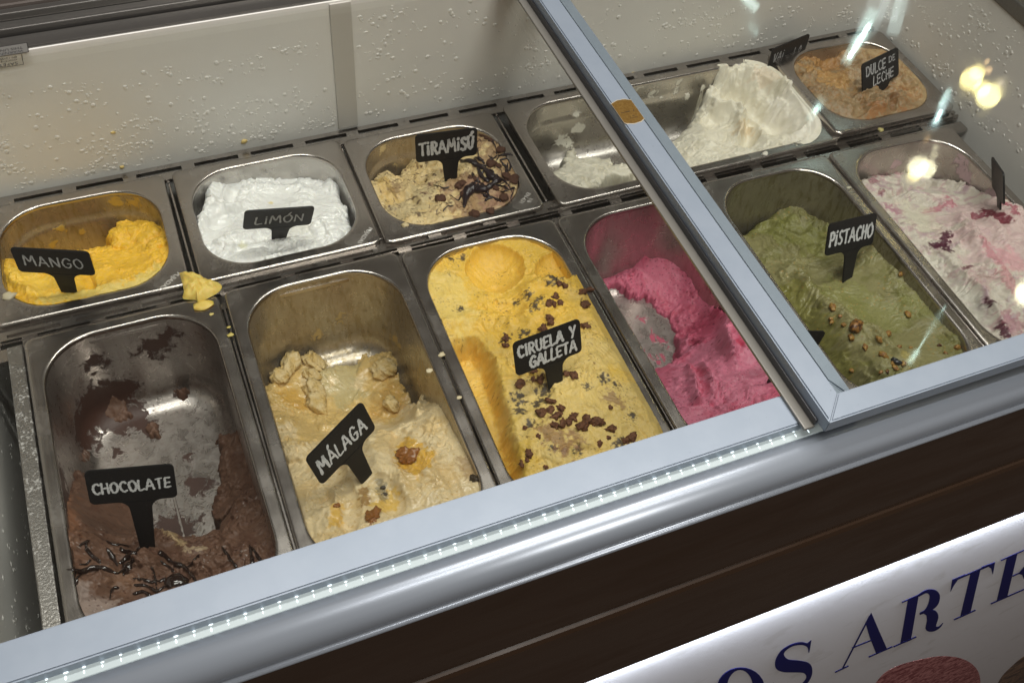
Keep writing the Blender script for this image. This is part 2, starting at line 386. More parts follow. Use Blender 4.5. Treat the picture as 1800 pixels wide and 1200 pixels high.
# residue left on the bowl walls: (px, py, plane, radius mm, strength)
RES = {
 'choc': [(200, 690, 'back', 22, .34), (165, 640, 'back', 14, .20), (270, 615, 'back', 16, .22), (300, 590, 'back', 12, .2), (150, 700, 'back', 16, .28), (190, 730, 'floor', 16, .3), (240, 735, 'floor', 12, .24),
          (315, 692, 'floor', 7, .32), (265, 755, 'floor', 8, .3), (215, 760, 'floor', 6, .2), (205, 795, 'floor', 6, .26), (135, 760, 'left', 22, .30), (110, 850, 'left', 25, .34), (120, 660, 'left', 20, .2), (400, 760, 'right', 30, .34), (420, 850, 'right', 30, .4), (380, 690, 'right', 12, .2), (330, 800, 'floor', 8, .2), (350, 850, 'floor', 14, .25), (310, 930, 'floor', 18, .3)],
 'van': [(1240, 130, 'back', 6, .36), (1200, 140, 'back', 5, .34), (1188, 165, 'back', 6, .36), (1195, 150, 'back', 6, .34), (1165, 215, 'floor', 9, .46), (1180, 200, 'floor', 8, .42), (1208, 170, 'back', 6, .42), (1130, 150, 'back', 14, .28), (1150, 165, 'back', 10, .28), (985, 245, 'back', 9, .36), (1000, 250, 'back', 9, .34), (1017, 225, 'back', 8, .42), (1015, 200, 'back', 6, .36), (1060, 248, 'floor', 8, .36), (1020, 245, 'floor', 8, .3), (1085, 318, 'floor', 9, .34), (950, 280, 'left', 8, .3), (1190, 300, 'floor', 12, .3)],
 'mal': [(560, 585, 'back', 10, .22), (600, 560, 'back', 12, .14), (650, 590, 'back', 10, .22), (670, 600, 'back', 10, .24), (470, 560, 'left', 18, .16), (740, 650, 'right', 18, .2), (475, 640, 'left', 12, .2), (700, 600, 'right', 12, .2)],
 'tira': [(700, 240, 'back', 8, .32), (670, 260, 'back', 8, .32), (668, 285, 'left', 6, .34), (695, 290, 'back', 6, .3), (785, 222, 'back', 10, .3)],
 'mango': [(200, 355, 'back', 8, .3), (105, 400, 'back', 8, .32), (90, 425, 'back', 8, .34), (145, 405, 'back', 5, .38), (235, 350, 'back', 12, .3), (265, 365, 'right', 12, .36)],
 'ras': [(1055, 390, 'back', 6, .22), (1105, 390, 'back', 8, .18), (1250, 500, 'right', 16, .3), (1100, 575, 'floor', 9, .18), (1130, 560, 'floor', 9, .20), (1145, 590, 'floor', 10, .22), (1120, 620, 'floor', 9, .22), (1160, 630, 'floor', 12, .24), (1165, 600, 'floor', 8, .22)],
 'pis': [(1385, 325, 'back', 10, .1), (1420, 340, 'right', 8, .2), (1330, 330, 'back', 10, .1)],
 'che': [(1540, 275, 'left', 14, .36), (1560, 262, 'back', 8, .34), (1690, 285, 'right', 12, .26), (1695, 312, 'right', 8, .34), (1575, 290, 'back', 10, .26), (1740, 350, 'right', 16, .3)],
 'limon': [(600, 300, 'right', 12, .1)], 'dulce': [(1440, 120, 'left', 14, .3)]}
def res_point(n, px, py, plane):
    x, y, a, w, d, dep, lift = PAN[n]
    if plane == 'back': return at_y(px, py, y - .0155)
    if plane == 'floor': return at_z(px, py, -dep)
    if plane == 'left': return at_x(px, py, x + .0155)
    return at_x(px, py, x + w - .0155)
STAMP = simple('stamped_mark', (.58, .55, .52), .5, 0.0)
def stamp(n, lines, u, v, rot, size, parent):
    for k, s in enumerate(lines):
        cu = bpy.data.curves.new('stamp', 'FONT'); cu.body = s; cu.size = size; cu.align_x = 'CENTER'; cu.extrude = .0002; cu.offset = .00006
        tmp = bpy.data.objects.new('stamp', cu); col.objects.link(tmp); bpy.context.view_layer.update()
        me = bpy.data.meshes.new_from_object(tmp); bpy.data.objects.remove(tmp)
        c, q = math.cos(rot), math.sin(rot); du, dv = -q * 0 , 0
        X, Y = to_world(n, np.array([u]), np.array([v]))
        m = Matrix.Translation((float(X[0]), float(Y[0]), PAN[n][6] + .00022)) @ Matrix.Rotation(rot + PAN[n][2], 4, 'Z') @ Matrix.Translation((0, -k * size * 1.0, 0))
        me.transform(Matrix.Translation(-Vector(parent.location)) @ m); me.materials.clear(); me.materials.append(STAMP)
        o = bpy.data.objects.new('stamped_mark', me); link(o, parent)
pan_obj = {}
for n in PAN:
    x, y, a, w, d, dep, lift = PAN[n]
    X, Y = to_world(n, w * 500, d * 500)
    e = thing('ice_cream_pan', (X, Y, -dep), PANLABEL[n], 'pan', 'steel ice cream pans in the freezer'); pan_obj[n] = e
    v, f = rings_mesh(n, pan_rings(n, w * 1000, d * 1000, dep, 'rim', 12, 4), False)
    mesh_obj('rim', v, f, STEEL, e)
    v, f = rings_mesh(n, pan_rings(n, w * 1000, d * 1000, dep, 'basin', 14, 36 if d > .2 or w > .2 else 22), True)
    o = mesh_obj('basin', v, f, basin_material('bowl_' + n, *FILMC[n]), e)
    fl = np.full(len(v), FBASE[n])
    for px, py, pl, r, s in RES.get(n, []):
        q = res_point(n, px, py, pl); fl += s * np.exp(-(((v - q) ** 2).sum(1)) / (r * .001) ** 2)
    at = o.data.attributes.new('film', 'FLOAT', 'POINT'); at.data.foreach_set('value', fl)
    at = o.data.attributes.new('thin', 'FLOAT', 'POINT'); at.data.foreach_set('value', np.full(len(v), THIN[n]))
for n, u, v, lines, rot in (('mango', 157, 147, ['PUJADAS'], -142), ('limon', 164, 147, ['PUJADAS'], -135), ('tira', 161.5, 146, ['1/6', 'EN-631'], -140)):
    stamp(n, lines, u, v, math.radians(rot), .0062, pan_obj[n])
# ------------------------------------------------------------------ ice cream
def rbf_fit(P, Z, reg=2.0):
    n = len(P); D = np.hypot(P[:, None, 0] - P[None, :, 0], P[:, None, 1] - P[None, :, 1]); K = np.where(D > 0, D ** 2 * np.log(D + 1e-9), 0) / 100
    A = np.zeros((n + 3, n + 3)); A[:n, :n] = K + reg * np.eye(n); A[:n, n] = 1; A[:n, n + 1:] = P / 100; A[n, :n] = 1; A[n + 1:, :n] = P.T / 100
    s = np.linalg.solve(A, np.concatenate([Z, [0, 0, 0]]))
    def f(U, V):
        out = s[n] + s[n + 1] * U / 100 + s[n + 2] * V / 100
        for i in range(n):
            D = np.hypot(U - P[i, 0], V - P[i, 1]); out = out + s[i] * np.where(D > 0, D ** 2 * np.log(D + 1e-9), 0) / 100
        return out
    return f
SURF = {}
def ice(key, name, label, ctrl, mat, base, region=None, drop=60, soft=7, wob=5, amp=1.0, rough=1.0, feats=(), cols=(), smooth=(), over=0, seed=1, lat=1.2, step=.85, cat='ice cream', tear=0.0, flow=70, folds=1.0, fine=1.0):
    n = key; x, y, a, w, d, dep, lift = PAN[n]; W, Dp = w * 1000, d * 1000; small = n in ('mango', 'limon', 'tira', 'van', 'dulce')
    P = []; Z = []
    for px, py, z in ctrl:
        P.append(to_pan(n, at_z(px, py, z * .001))); Z.append(z)
    f = rbf_fit(np.array(P), np.array(Z, float), .6)
    zmax = max(Z) + 6; zmin = min(Z) - 6
    def loc(px, py, it=14):
        z = float(np.median(Z))
        for _ in range(it):
            q = to_pan(n, at_z(px, py, z * .001)); zn = float(np.clip(f(np.array(q[0]), np.array(q[1])), zmin, zmax)); z = z * .5 + zn * .5
        return q
    nu = int((W - 10) / step); nv = int((Dp - 10) / step)
    U, V = np.meshgrid(np.linspace(5, W - 5, nu), np.linspace(5, Dp - 5, nv), indexing='ij')
    H = np.clip(f(U, V), zmin, zmax)
    # where it is smooth (drawn with the spatula) or torn
    sm = np.zeros_like(U)
    for px, py, r in smooth:
        q = loc(px, py); sm = np.maximum(sm, np.exp(-((U - q[0]) ** 2 + (V - q[1]) ** 2) / (r * r)))
    rm = np.clip(sstep(fbm(U, V, 34, 3, seed + 5), -.35, .45) * 1.1, .12, 1) * (1 - .9 * np.clip(sm * 1.3, 0, 1)) * rough
    for ft in feats:
        kind = ft[0]
        if kind in ('gouge', 'ridge', 'fold'):
            pts = [loc(*p) for p in ft[1]]; pts = catmull(pts, 6); r, hgt = ft[2], ft[3]
            wx = fbm(U, V, r * 2.2, 3, seed + 3) * r * .22; wy = fbm(U, V, r * 2.2, 3, seed + 4) * r * .22
            D = seg_dist(U + wx, V + wy, pts)
            if kind == 'gouge': H = H - hgt * np.clip(1 - (D / r) ** 2, 0, 1) ** .8
            elif kind == 'ridge': H = H + hgt * np.clip(1 - (D / r), 0, 1) ** 1.3
            else:
                sd = D; H = H + hgt * np.exp(-(sd / r) ** 2) * (1 + .4 * fbm(U, V, r, 3, seed + 9))
        elif kind == 'scoop':                 # a bowl cut by a round scoop
            q = loc(*ft[1]); r, dp = ft[2], ft[3]; asp, ang = (ft[4], math.radians(ft[5])) if len(ft) > 4 else (1, 0)
            du, dv = U - q[0], V - q[1]; p1 = du * math.cos(ang) + dv * math.sin(ang); p2 = (-du * math.sin(ang) + dv * math.cos(ang)) * asp
            D = np.hypot(p1, p2) + fbm(U, V, 9, 3, seed + 21) * 1.0; c = np.clip(1 - (D / r) ** 2, 0, 1)
            H = H - dp * np.sqrt(c) ; lip = np.exp(-((D - r - .8) / 1.8) ** 2); H = H + lip * .9 * (1 + fbm(U, V, 6, 3, seed + 8) * 1.4)
            k = np.clip(c * 3, 0, 1); rm = rm * (1 - .85 * k)
        elif kind == 'blob':
            q = loc(*ft[1]); r, hgt = ft[2], ft[3]; D = np.hypot(U - q[0], V - q[1]) + fbm(U, V, r * .9, 3, seed + 6) * r * .35
            H = H + hgt * np.sqrt(np.clip(1 - (D / r) ** 2, 0, 1))
        elif kind == 'step':                  # a plate of ice cream lying on the rest: polygon raised with a crisp edge
            pg = [loc(*p) for p in ft[1]]; sd = poly_sd(U + fbm(U, V, 8, 3, seed + 12) * 1.6, V + fbm(U, V, 8, 3, seed + 13) * 1.6, pg)
            wd = ft[3] if len(ft) > 3 else 1.8; H = H + ft[2] * sstep(-sd, -.4 * wd, wd)
    wu, wv = U + 5 * fbm(U, V, 17, 3, seed + 2), V + 5 * fbm(U, V, 17, 3, seed + 14)
    H = H + amp * rm * (fbm(U, V, 22, 3, seed) * 2.4 + ridged(wu, wv, 16, 2, seed + 1) * 1.1 + fbm(U, V, 3.6, 3, seed + 7, .62) * .7 * fine)
    fa = math.radians(flow) + .55 * fbm(U, V, 60, 2, seed + 200); al = (wu * np.cos(fa) + wv * np.sin(fa)) / 4.2; ac = -wu * np.sin(fa) + wv * np.cos(fa)
    fo = ridged(al, ac, 15, 2, seed + 210); fm = sstep(fbm(U, V, 40, 2, seed + 220), -.35, .25) * (1 - .6 * np.clip(sm, 0, 1))
    H = H + folds * fm * (2.3 * np.clip(fo, -.4, 1) + .9 * ridged(al, ac, 6.5, 2, seed + 230) * rm)
    # overlapping smears with crisp edges
    for sc, hh, so in ((26, 1.5, 101), (15, 1.0, 131), (9, .6, 151)):
        t = fbm(wu, wv, sc, 3, seed + so); H = H + amp * hh * (.35 + .65 * rm) * (1 - .7 * np.clip(sm, 0, 1)) * (sstep(t, -.03, .03) + sstep(t, .27, .33) - .8 * np.clip(t, -.5, .6))
    H = H + .26 * fbm(U, V, 2.6, 2, seed + 15) * (.35 + rm)
    if tear:
        t = ridged(U + 4 * fbm(U, V, 10, 3, seed + 30), V + 4 * fbm(U, V, 10, 3, seed + 31), 7, 3, seed + 32); H = H - tear * rm * sstep(-t, -.1, .5) * 2
    floor = -dep * 1000 - 3
    if region:
        rg = region if isinstance(region[0], list) else [region]; sd = None
        for g_ in rg:
            pg = [to_pan(n, at_z(px, py, z * .001)) for px, py, z in g_]; q = poly_sd(U, V, pg); sd = q if sd is None else np.minimum(sd, q)
        sd = sd + fbm(U, V, 16, 5, seed + 40, .6) * wob
        H = H - drop * sstep(sd, -soft * .15, soft) - 3.0 * sstep(sd, -soft, 0) * .6
    H = np.maximum(H, floor)
    cu0, cv0 = U - W / 2, V - Dp / 2; r0 = 46 if small else 48; qx, qy = np.abs(cu0) - (W / 2 - 12.2 - r0), np.abs(cv0) - (Dp / 2 - 12.2 - r0)
    sd0 = np.hypot(np.maximum(qx, 0), np.maximum(qy, 0)) + np.minimum(np.maximum(qx, qy), 0) - r0
    if over > 0: H = np.where((H > .2) & (sd0 > -5), np.minimum(H, np.maximum(8.0 - .8 * np.maximum(sd0 + 5, 0), .5)), H)
    else: H = np.where(sd0 > -9, np.minimum(H, -.6 + .55 * np.maximum(-sd0, 0)), H)
    # horizontal tearing
    LU = fbm(U, V, 6, 3, seed + 50) * lat * (rm + .15); LV = fbm(U, V, 6, 3, seed + 51) * lat * (rm + .15)
    # keep to the bowl
    d_ = np.maximum(-H, 0); ins = 12.2 + d_ * .035 + (2.2 * sstep(d_, 24, 30) if small else 0) - over * sstep(H, .1, .4)
    hw, hd = W / 2 - ins, Dp / 2 - ins; r = (46 if small else 48) - d_ * .05
    cu, cv = U + LU - W / 2, V + LV - Dp / 2
    qx, qy = np.abs(cu) - (hw - r), np.abs(cv) - (hd - r); mx, my = np.maximum(qx, 0), np.maximum(qy, 0)
    sd = np.hypot(mx, my) + np.minimum(np.maximum(qx, qy), 0) - r
    L = np.hypot(mx, my) + 1e-9; gx = np.where((mx > 0) | (my > 0), mx / L, (qx > qy) * 1.0); gy = np.where((mx > 0) | (my > 0), my / L, (qx <= qy) * 1.0)
    push = np.maximum(sd, 0); cu = cu - np.sign(cu) * gx * push; cv = cv - np.sign(cv) * gy * push
    X, Y = to_world(n, cu + W / 2, cv + Dp / 2); Zw = H * .001 + lift
    # colour of the ice cream itself
    C = np.zeros(U.shape + (3,)); C[:] = base; wet = np.full(U.shape, 0.0)
    for c in cols:
        kind = c[0]
        if kind == 'spot':
            _, pts, r, cc, s = c[:5]; nz = c[5] if len(c) > 5 else 1.0
            q = [loc(*p) for p in pts]; D = seg_dist(U, V, q) if len(q) > 1 else np.hypot(U - q[0][0], V - q[0][1])
            m = s * sstep(-(D / r + nz * fbm(U, V, max(r * .8, 2.2), 4, seed + 60, .6)), -1.25, -.65)
        elif kind == 'swirl':
            _, sc, lo, hi, cc, s = c[:6]; st = c[6] if len(c) > 6 else (1, 1)
            m = s * sstep(fbm(U * st[0] + 6 * fbm(U, V, 20, 3, seed + 71), V * st[1] + 6 * fbm(U, V, 20, 3, seed + 72), sc, 4, seed + 73 + int(lo * 100)), lo, hi)
        elif kind == 'vein':
            _, sc, lo, hi, cc, s = c[:6]
            m = s * sstep(ridged(U + 5 * fbm(U, V, 15, 3, seed + 81), V + 5 * fbm(U, V, 15, 3, seed + 82), sc, 2, seed + 83), lo, hi)
        elif kind == 'speck':
            _, sc, th, cc, s = c[:5]; m = s * sstep(gnoise(U / sc, V / sc, seed + 90 + int(sc * 10)), th, th + .12)
            if len(c) > 5: m = m * sstep(fbm(U, V, 30, 2, seed + 95), c[5], c[5] + .3)
        elif kind == 'wet':
            _, pts, r, s = c; q = [loc(*p) for p in pts]; D = seg_dist(U, V, q) if len(q) > 1 else np.hypot(U - q[0][0], V - q[0][1])
            wet = np.maximum(wet, s * sstep(-(D / r + .5 * fbm(U, V, r, 3, seed + 61)), -1.2, -.7)); continue
        m = np.clip(m, 0, 1)[..., None]; C = C * (1 - m) + np.array(cc) * m
    idx = np.arange(nu * nv).reshape(nu, nv)
    F = np.stack([idx[:-1, :-1], idx[:-1, 1:], idx[1:, 1:], idx[1:, :-1]], -1).reshape(-1, 4)
    hidden = (H <= floor + .5); pu = push
    hq = lambda A: (A[:-1, :-1] & A[:-1, 1:] & A[1:, 1:] & A[1:, :-1]).reshape(-1)
    keep = ~hq(hidden) & ~hq(pu > 2.2)
    F = F[keep]; used = np.unique(F); remap = np.full(nu * nv, -1); remap[used] = np.arange(len(used)); F = remap[F]
    F = F[:, ::-1] if False else F
    VV = np.stack([X, Y, Zw], -1).reshape(-1, 3)[used]; CC = C.reshape(-1, 3)[used]; WW = wet.reshape(-1)[used]
    ox, oy = to_world(n, W / 2, Dp / 2); org = np.array([ox, oy, -dep + .002])
    me = bpy.data.meshes.new(name); me.vertices.add(len(VV)); me.vertices.foreach_set('co', (VV - org).ravel())
    me.loops.add(F.size); me.loops.foreach_set('vertex_index', F.ravel().astype(np.int32))
    me.polygons.add(len(F)); me.polygons.foreach_set('loop_start', np.arange(0, F.size, 4, dtype=np.int32)); me.polygons.foreach_set('loop_total', np.full(len(F), 4, dtype=np.int32))
    me.update(calc_edges=True); me.validate(); me.polygons.foreach_set('use_smooth', [True] * len(me.polygons))
    at = me.color_attributes.new('Col', 'FLOAT_COLOR', 'POINT'); at.data.foreach_set('color', np.concatenate([CC, np.ones((len(CC), 1))], 1).ravel())
    at = me.attributes.new('wet', 'FLOAT', 'POINT'); at.data.foreach_set('value', WW)
    me.materials.append(mat); o = bpy.data.objects.new(name, me); o.location = org; link(o)
    tag(o, label, cat)
    from mathutils import kdtree
    sub = VV[::3]; kd = kdtree.KDTree(len(sub))
    for i, p in enumerate(sub): kd.insert((p[0], p[1], 0), i)
    kd.balance(); SURF[key] = (o, kd, sub, loc)
    return o
def on_surf(key, px, py, up=0.0):
    o, kd, sub, loc = SURF[key]; z = -.01
    for _ in range(16):
        p = at_z(px, py, z); q = [sub[i][2] for _, i, _ in kd.find_n((p[0], p[1], 0), 4)]; z = .5 * z + .5 * float(np.mean(q))
    p = at_z(px, py, z); return np.array([p[0], p[1], z + up])
def drop_on(key, p, up=0.0):
    o, kd, sub, loc = SURF[key]; q = [sub[i][2] for _, i, _ in kd.find_n((p[0], p[1], 0), 3)]; return np.array([p[0], p[1], max(q) + up])
def strand(name, key, pts, r, mat, up=.0004, vary=.35, seed=0, parent=None, per=7):
    """a string of sauce lying on the ice cream"""
    P = [on_surf(key, *p)[:2] for p in pts]; P = catmull(P, per); P = np.array([drop_on(key, (p[0], p[1]), up) for p in P])
    for _ in range(2): P[1:-1] = .25 * P[:-2] + .5 * P[1:-1] + .25 * P[2:]
    rnd = np.random.RandomState(seed); n = len(P); rad = r * (1 + vary * np.convolve(rnd.randn(n + 6), np.ones(7) / 3.5, 'valid')[:n]); rad = np.clip(rad, r * .35, r * 2.4)
    rad[0] *= .3; rad[-1] *= .3; rad[1] *= .75; rad[-2] *= .75
    T = np.gradient(P, axis=0); T /= np.linalg.norm(T, axis=1)[:, None] + 1e-9; up_ = np.array([0, 0, 1.0])
    S = np.cross(T, up_); S /= np.linalg.norm(S, axis=1)[:, None] + 1e-9; N = np.cross(S, T); v = []; k = 8
    for i in range(n):
        for j in range(k):
            a = 2 * math.pi * j / k; v.append(P[i] + rad[i] * (math.cos(a) * S[i] + .75 * math.sin(a) * N[i]))
    f = [(i * k + j, i * k + (j + 1) % k, (i + 1) * k + (j + 1) % k, (i + 1) * k + j) for i in range(n - 1) for j in range(k)]
    f += [tuple(range(k))[::-1], tuple(range((n - 1) * k, n * k))]
    return v, f
def strands(name, key, lists, mat, parent, seed=0):
    for i, (pts, r) in enumerate(lists):
        v, f = strand(name, key, pts, r, mat, up=r * .35, seed=seed + i); mesh_obj(name, v, f, mat, None if parent is None else parent)
_ico = {}
def ico(sub):
    if sub not in _ico:
        bm = bmesh.new(); bmesh.ops.create_icosphere(bm, subdivisions=sub, radius=1.0); bm.verts.index_update()
        _ico[sub] = (np.array([v.co[:] for v in bm.verts]), [[v.index for v in f.verts] for f in bm.faces]); bm.free()
    return _ico[sub]
def lump(name, key, px, py, r, mat, parent, seed, squash=(1, 1, .8), sink=.25, rough=.28, sub=3, rz=None):
    v, f = ico(sub); rnd = np.random.RandomState(seed); v = v.copy()
    for s, a in ((1.1, rough), (2.3, rough * .6), (4.6, rough * .3)):
        o = rnd.rand(3) * 50; nz = gnoise(v[:, 0] * s + v[:, 2] * s * .7 + o[0], v[:, 1] * s - v[:, 2] * s * .6 + o[1], seed); v = v * (1 + a * nz)[:, None]
    v = v * np.array(squash) * r; c = on_surf(key, px, py)
    a = rnd.rand() * 6.28 if rz is None else rz; R = np.array([[math.cos(a), -math.sin(a), 0], [math.sin(a), math.cos(a), 0], [0, 0, 1]])
    v = v @ R.T + c + np.array([0, 0, r * squash[2] * (1 - 2 * sink)])
    return mesh_obj(name, v, f, mat, parent)
# ------------------------------------------------------------------ pan rack
rack = thing('pan_rack', (.5, .01, -.02), 'slotted stainless steel rack carrying the rows of pans', 'rack')
def slotted(name, x0, x1, y0, y1, z0, z1, ys0, ys1, slot, gap, start, mat=STEEL):
    b = MB(); b.box(x0, x1, y0, ys0, z0, z1); b.box(x0, x1, ys1, y1, z0, z1); x = x0
    s = start
    while s < x1:
        if s > x: b.box(x, min(s, x1), ys0, ys1, z0, z1)
        x = s + slot; s += slot + gap
    if x < x1: b.box(x, x1, ys0, ys1, z0, z1)
    return b.build(name, mat, rack)
slotted('rear_rail', -.0235, 1.085, .176, .1985, -.0065, -.0025, .1865, .1925, .046, .0135, -.0305)
slotted('middle_rail', -.0235, 1.085, -.008, .0315, -.0125, -.0085, .0062, .0118, .046, .0135, -.0285)
slotted('middle_rail', .0, 1.085, .0125, .0225, -.0083, -.0045, .0150, .0185, .046, .0135, .006)
slotted('front_rail', -.0235, 1.085, -.338, -.312, -.0125, -.0085, -.330, -.325, .046, .0135, -.10)
MB().box(.0052, .0186, -.335, .001, -.014, -.0008, .0012).build('side_bar', FSTEEL, rack)
for x in (.1955, .3715, .5410, .7095, .8815):
    MB().box(x - .0012, x + .0012, -.312, -.009, -.022, -.0035, .0005).build('divider_bar', STEEL, rack)
for x in (.1775, .3625, .547, .9055):
    MB().box(x - .0012, x + .0012, .0325, .175, -.024, -.0075, .0005).build('divider_bar', STEEL, rack)
MB().box(-.0235, -.002, -.008, .034, -.016, -.0128).build('end_plate', FSTEEL, rack)

# ------------------------------------------------------------------ freezer
fz = thing('display_freezer', (.5, -.1, -.75), 'ice cream display freezer with white liner, aluminium rail and brown front', 'freezer')
def grid_wall(name, axis, c, a0, a1, b0, b1):
    b = MB()
    if axis == 'y': b.box(a0, a1, c, c + .02, b0, b1)
    elif axis == 'x': b.box(c, c + .02, a0, a1, b0, b1)
    return b.build(name, LINER, fz)
back = grid_wall('rear_liner', 'y', .2, -.16, 1.10, -.30, .158)
right = grid_wall('right_liner', 'x', 1.0865, -.372, .1995, -.30, .132)
left = grid_wall('left_liner', 'x', -.044, -.372, .1995, -.30, .155)
MB().box(-.023, 1.086, -.392, -.372, -.30, .128).build('front_liner', LINER, fz)
MB().box(-.16, 1.10, -.392, .22, -.32, -.3005).build('freezer_floor', simple('dark_liner', (.12, .12, .12), .6), fz)
STRIP = simple('seam_cover', (.60, .575, .53), .35)
MB().box(.3665, .3885, .1975, .1995, .0, .157, .0008).build('seam_strip', STRIP, fz)
# frozen drops on the liners
def drops(parent, axis, c, rng, n_cl, n_single, seed, rmax=.0030, band=None):
    rnd = random.Random(seed); v0, f0 = ico(2); keep = [f for f in f0]; V = []; F = []
    def add(a, b, r, el):
        s = [r * (1 + .25 * rnd.random()), r * el * (1 + .2 * rnd.random()), r * .27]
        n = len(V)
        q = v0 * (1 + .12 * gnoise(v0[:, 0] * 1.5 + a * 900, v0[:, 1] * 1.5 + v0[:, 2] + b * 900, 3))[:, None]
        for p in q:
            if axis == 'y': V.append((a + p[0] * s[0], c - p[2] * s[2], b + p[1] * s[1]))
            else: V.append((c + band * p[2] * s[2], a + p[0] * s[0], b + p[1] * s[1]))
        F.extend([tuple(i + n for i in t) for t in keep])
    a0, a1, b0, b1 = rng
    for _ in range(n_cl):
        ca = rnd.uniform(a0, a1); cb = b0 + (b1 - b0) * min(.999, rnd.random() ** 1.5); k = rnd.randint(4, 15)
        for _ in range(k):
            r = rnd.choice([.0005, .0006, .0007, .0008, .0010, .0010, .0013, .0016, .0021])
            a = ca + rnd.gauss(0, .010); b = cb + rnd.gauss(0, .005)
            if b0 < b < b1 and a0 < a < a1: add(a, b, r, rnd.uniform(.7, 1.3))
    for _ in range(n_single):
        r = rnd.choice([.0006, .0008, .0010, .0013, .0017, .0022])
        add(rnd.uniform(a0, a1), b0 + (b1 - b0) * rnd.random() ** 1.25, r, rnd.uniform(.75, 1.15) if rnd.random() > .12 else .45)
    o = mesh_obj('frozen_drops', V, F, DROP, parent); o['kind'] = 'stuff'
drops(back, 'y', .2, (-.14, .365, .002, .118), 165, 110, 1)
drops(back, 'y', .2, (.39, 1.08, .002, .152), 140, 170, 2)
drops(right, 'x', 1.0865, (-.36, .19, .002, .128), 90, 120, 3, band=-1)
drops(left, 'x', -.024, (-.36, .1, -.25, .1), 40, 260, 4, band=1)
MS2 = simple('mango_splash', (.70, .53, .20), .5)
for i, (px, py, r) in enumerate([(429, 249, .0042), (199, 233, .0022), (214, 294, .0024), (1110, 134, .006)]):
    p = at_y(px, py, .1995); v, f = ico(2); v = v * (1 + .5 * gnoise(v[:, 0] * 1.7 + i, v[:, 2] * 1.9, 6))[:, None] * np.array([r, .0012, r * .8]) + p
    mesh_obj('ice_cream_splash', v, f, MS2, back)
# rear and side top rails
DARKR = (lambda t: (t.principled(t.mix(t.noise(t.coord((2, 40, 40)), 5, 3), (.16, .155, .145), (.21, .20, .19)), .32, .75), t.m)[1])(NT('rear_track'))
MB().box(-.3, 1.12, .2235, .236, .150, .1665, .001).box(-.3, 1.12, .2365, .245, .150, .1735, .001).build('rear_track', DARKR, fz)
MB().box(-.3, 1.12, .2455, .315, .14, .176, .003).build('rear_ledge', simple('brown_ledge', (.085, .07, .062), .35, .3), fz)
MB().box(-.3, 1.12, .3155, .34, .14, .186, .002).build('ledge_trim', simple('ledge_trim', (.35, .36, .36), .3, .8), fz)
MB().box(1.0845, 1.16, -.372, .1980, .1325, .150, .002).build('side_track', DARKR, fz)
MB().box(-.12, -.0245, -.372, .1980, .1555, .166, .002).build('side_track', DARKR, fz)
# front rail: the profile is swept along the whole front
X0, X1 = -.45, 1.35
prof = [(-.3790, .1345), (-.3800, .1440), (-.3890, .1455), (-.3893, .1515), (-.3960, .1520)]
for i in range(1, 13):
    a = math.radians(90 + 90 * i / 12); prof.append((-.396 + .0158 * math.cos(a), .1362 + .0158 * math.sin(a)))
prof += [(-.4116, .1345), (-.4096, .1322)] + [(-.4124 + .0021 * math.cos(math.radians(a)), .1299 + .0021 * math.sin(math.radians(a))) for a in range(100, 271, 19)] + [(-.385, .1278)]
MB().prism_x(prof[::-1], X0, X1).build('front_rail', BUMPER, fz, True)
o = fz.children[-1]
def autosmooth(o, ang=35):
    me = o.data; bm = bmesh.new(); bm.from_mesh(me)
    for e in bm.edges:
        if len(e.link_faces) == 2: e.smooth = e.calc_face_angle(0) < math.radians(ang)
        else: e.smooth = False
    bm.to_mesh(me); bm.free()
autosmooth(o)
# light channel under the lower door
DIFF = NT('led_cover')
fr = DIFF.n('ShaderNodeBsdfPrincipled'); fr.inputs['Base Color'].default_value = (.50, .58, .60, 1); fr.inputs['Roughness'].default_value = .18
DIFF.l(fr.outputs[0], DIFF.out.inputs['Surface']); DIFF = DIFF.m
xl0, xl1 = -.42, .5665
ch = MB(); ch.prism_x([(-.3803, .1452), (-.3803, .1498), (-.3812, .1508), (-.3882, .1508), (-.3889, .1500), (-.3889, .1457)][::-1], xl0, xl1).build('led_channel', DIFF, fz)
chan = fz.children[-1]
LEDM = NT('led_light'); em = LEDM.n('ShaderNodeEmission'); em.inputs[0].default_value = (.86, .97, 1, 1); em.inputs[1].default_value = 2.0; LEDM.l(em.outputs[0], LEDM.out.inputs['Surface']); LEDM = LEDM.m
first = None; xx = -.2; k = 0
v, f = ico(2)
while xx < .562:
    if first is None:
        me = bpy.data.meshes.new('led'); me.from_pydata((np.concatenate([v * np.array([.00055, .0013, .00035]), v * np.array([.0013, .0006, .0005]) + np.array([.0004, .0030, 0])])).tolist(), [], [tuple(q) for q in f] + [tuple(i + len(v) for i in q) for q in f]); me.materials.append(LEDM); first = me
    o = bpy.data.objects.new('led', first); link(o, chan); o.location = (xx - .5 + random.uniform(-.0004, .0004), -.3853 + .1, .15085 + .75); sc_ = random.uniform(.55, 1.15); o.scale = (sc_, random.uniform(.6, 1.15), sc_); xx += .01035; k += 1
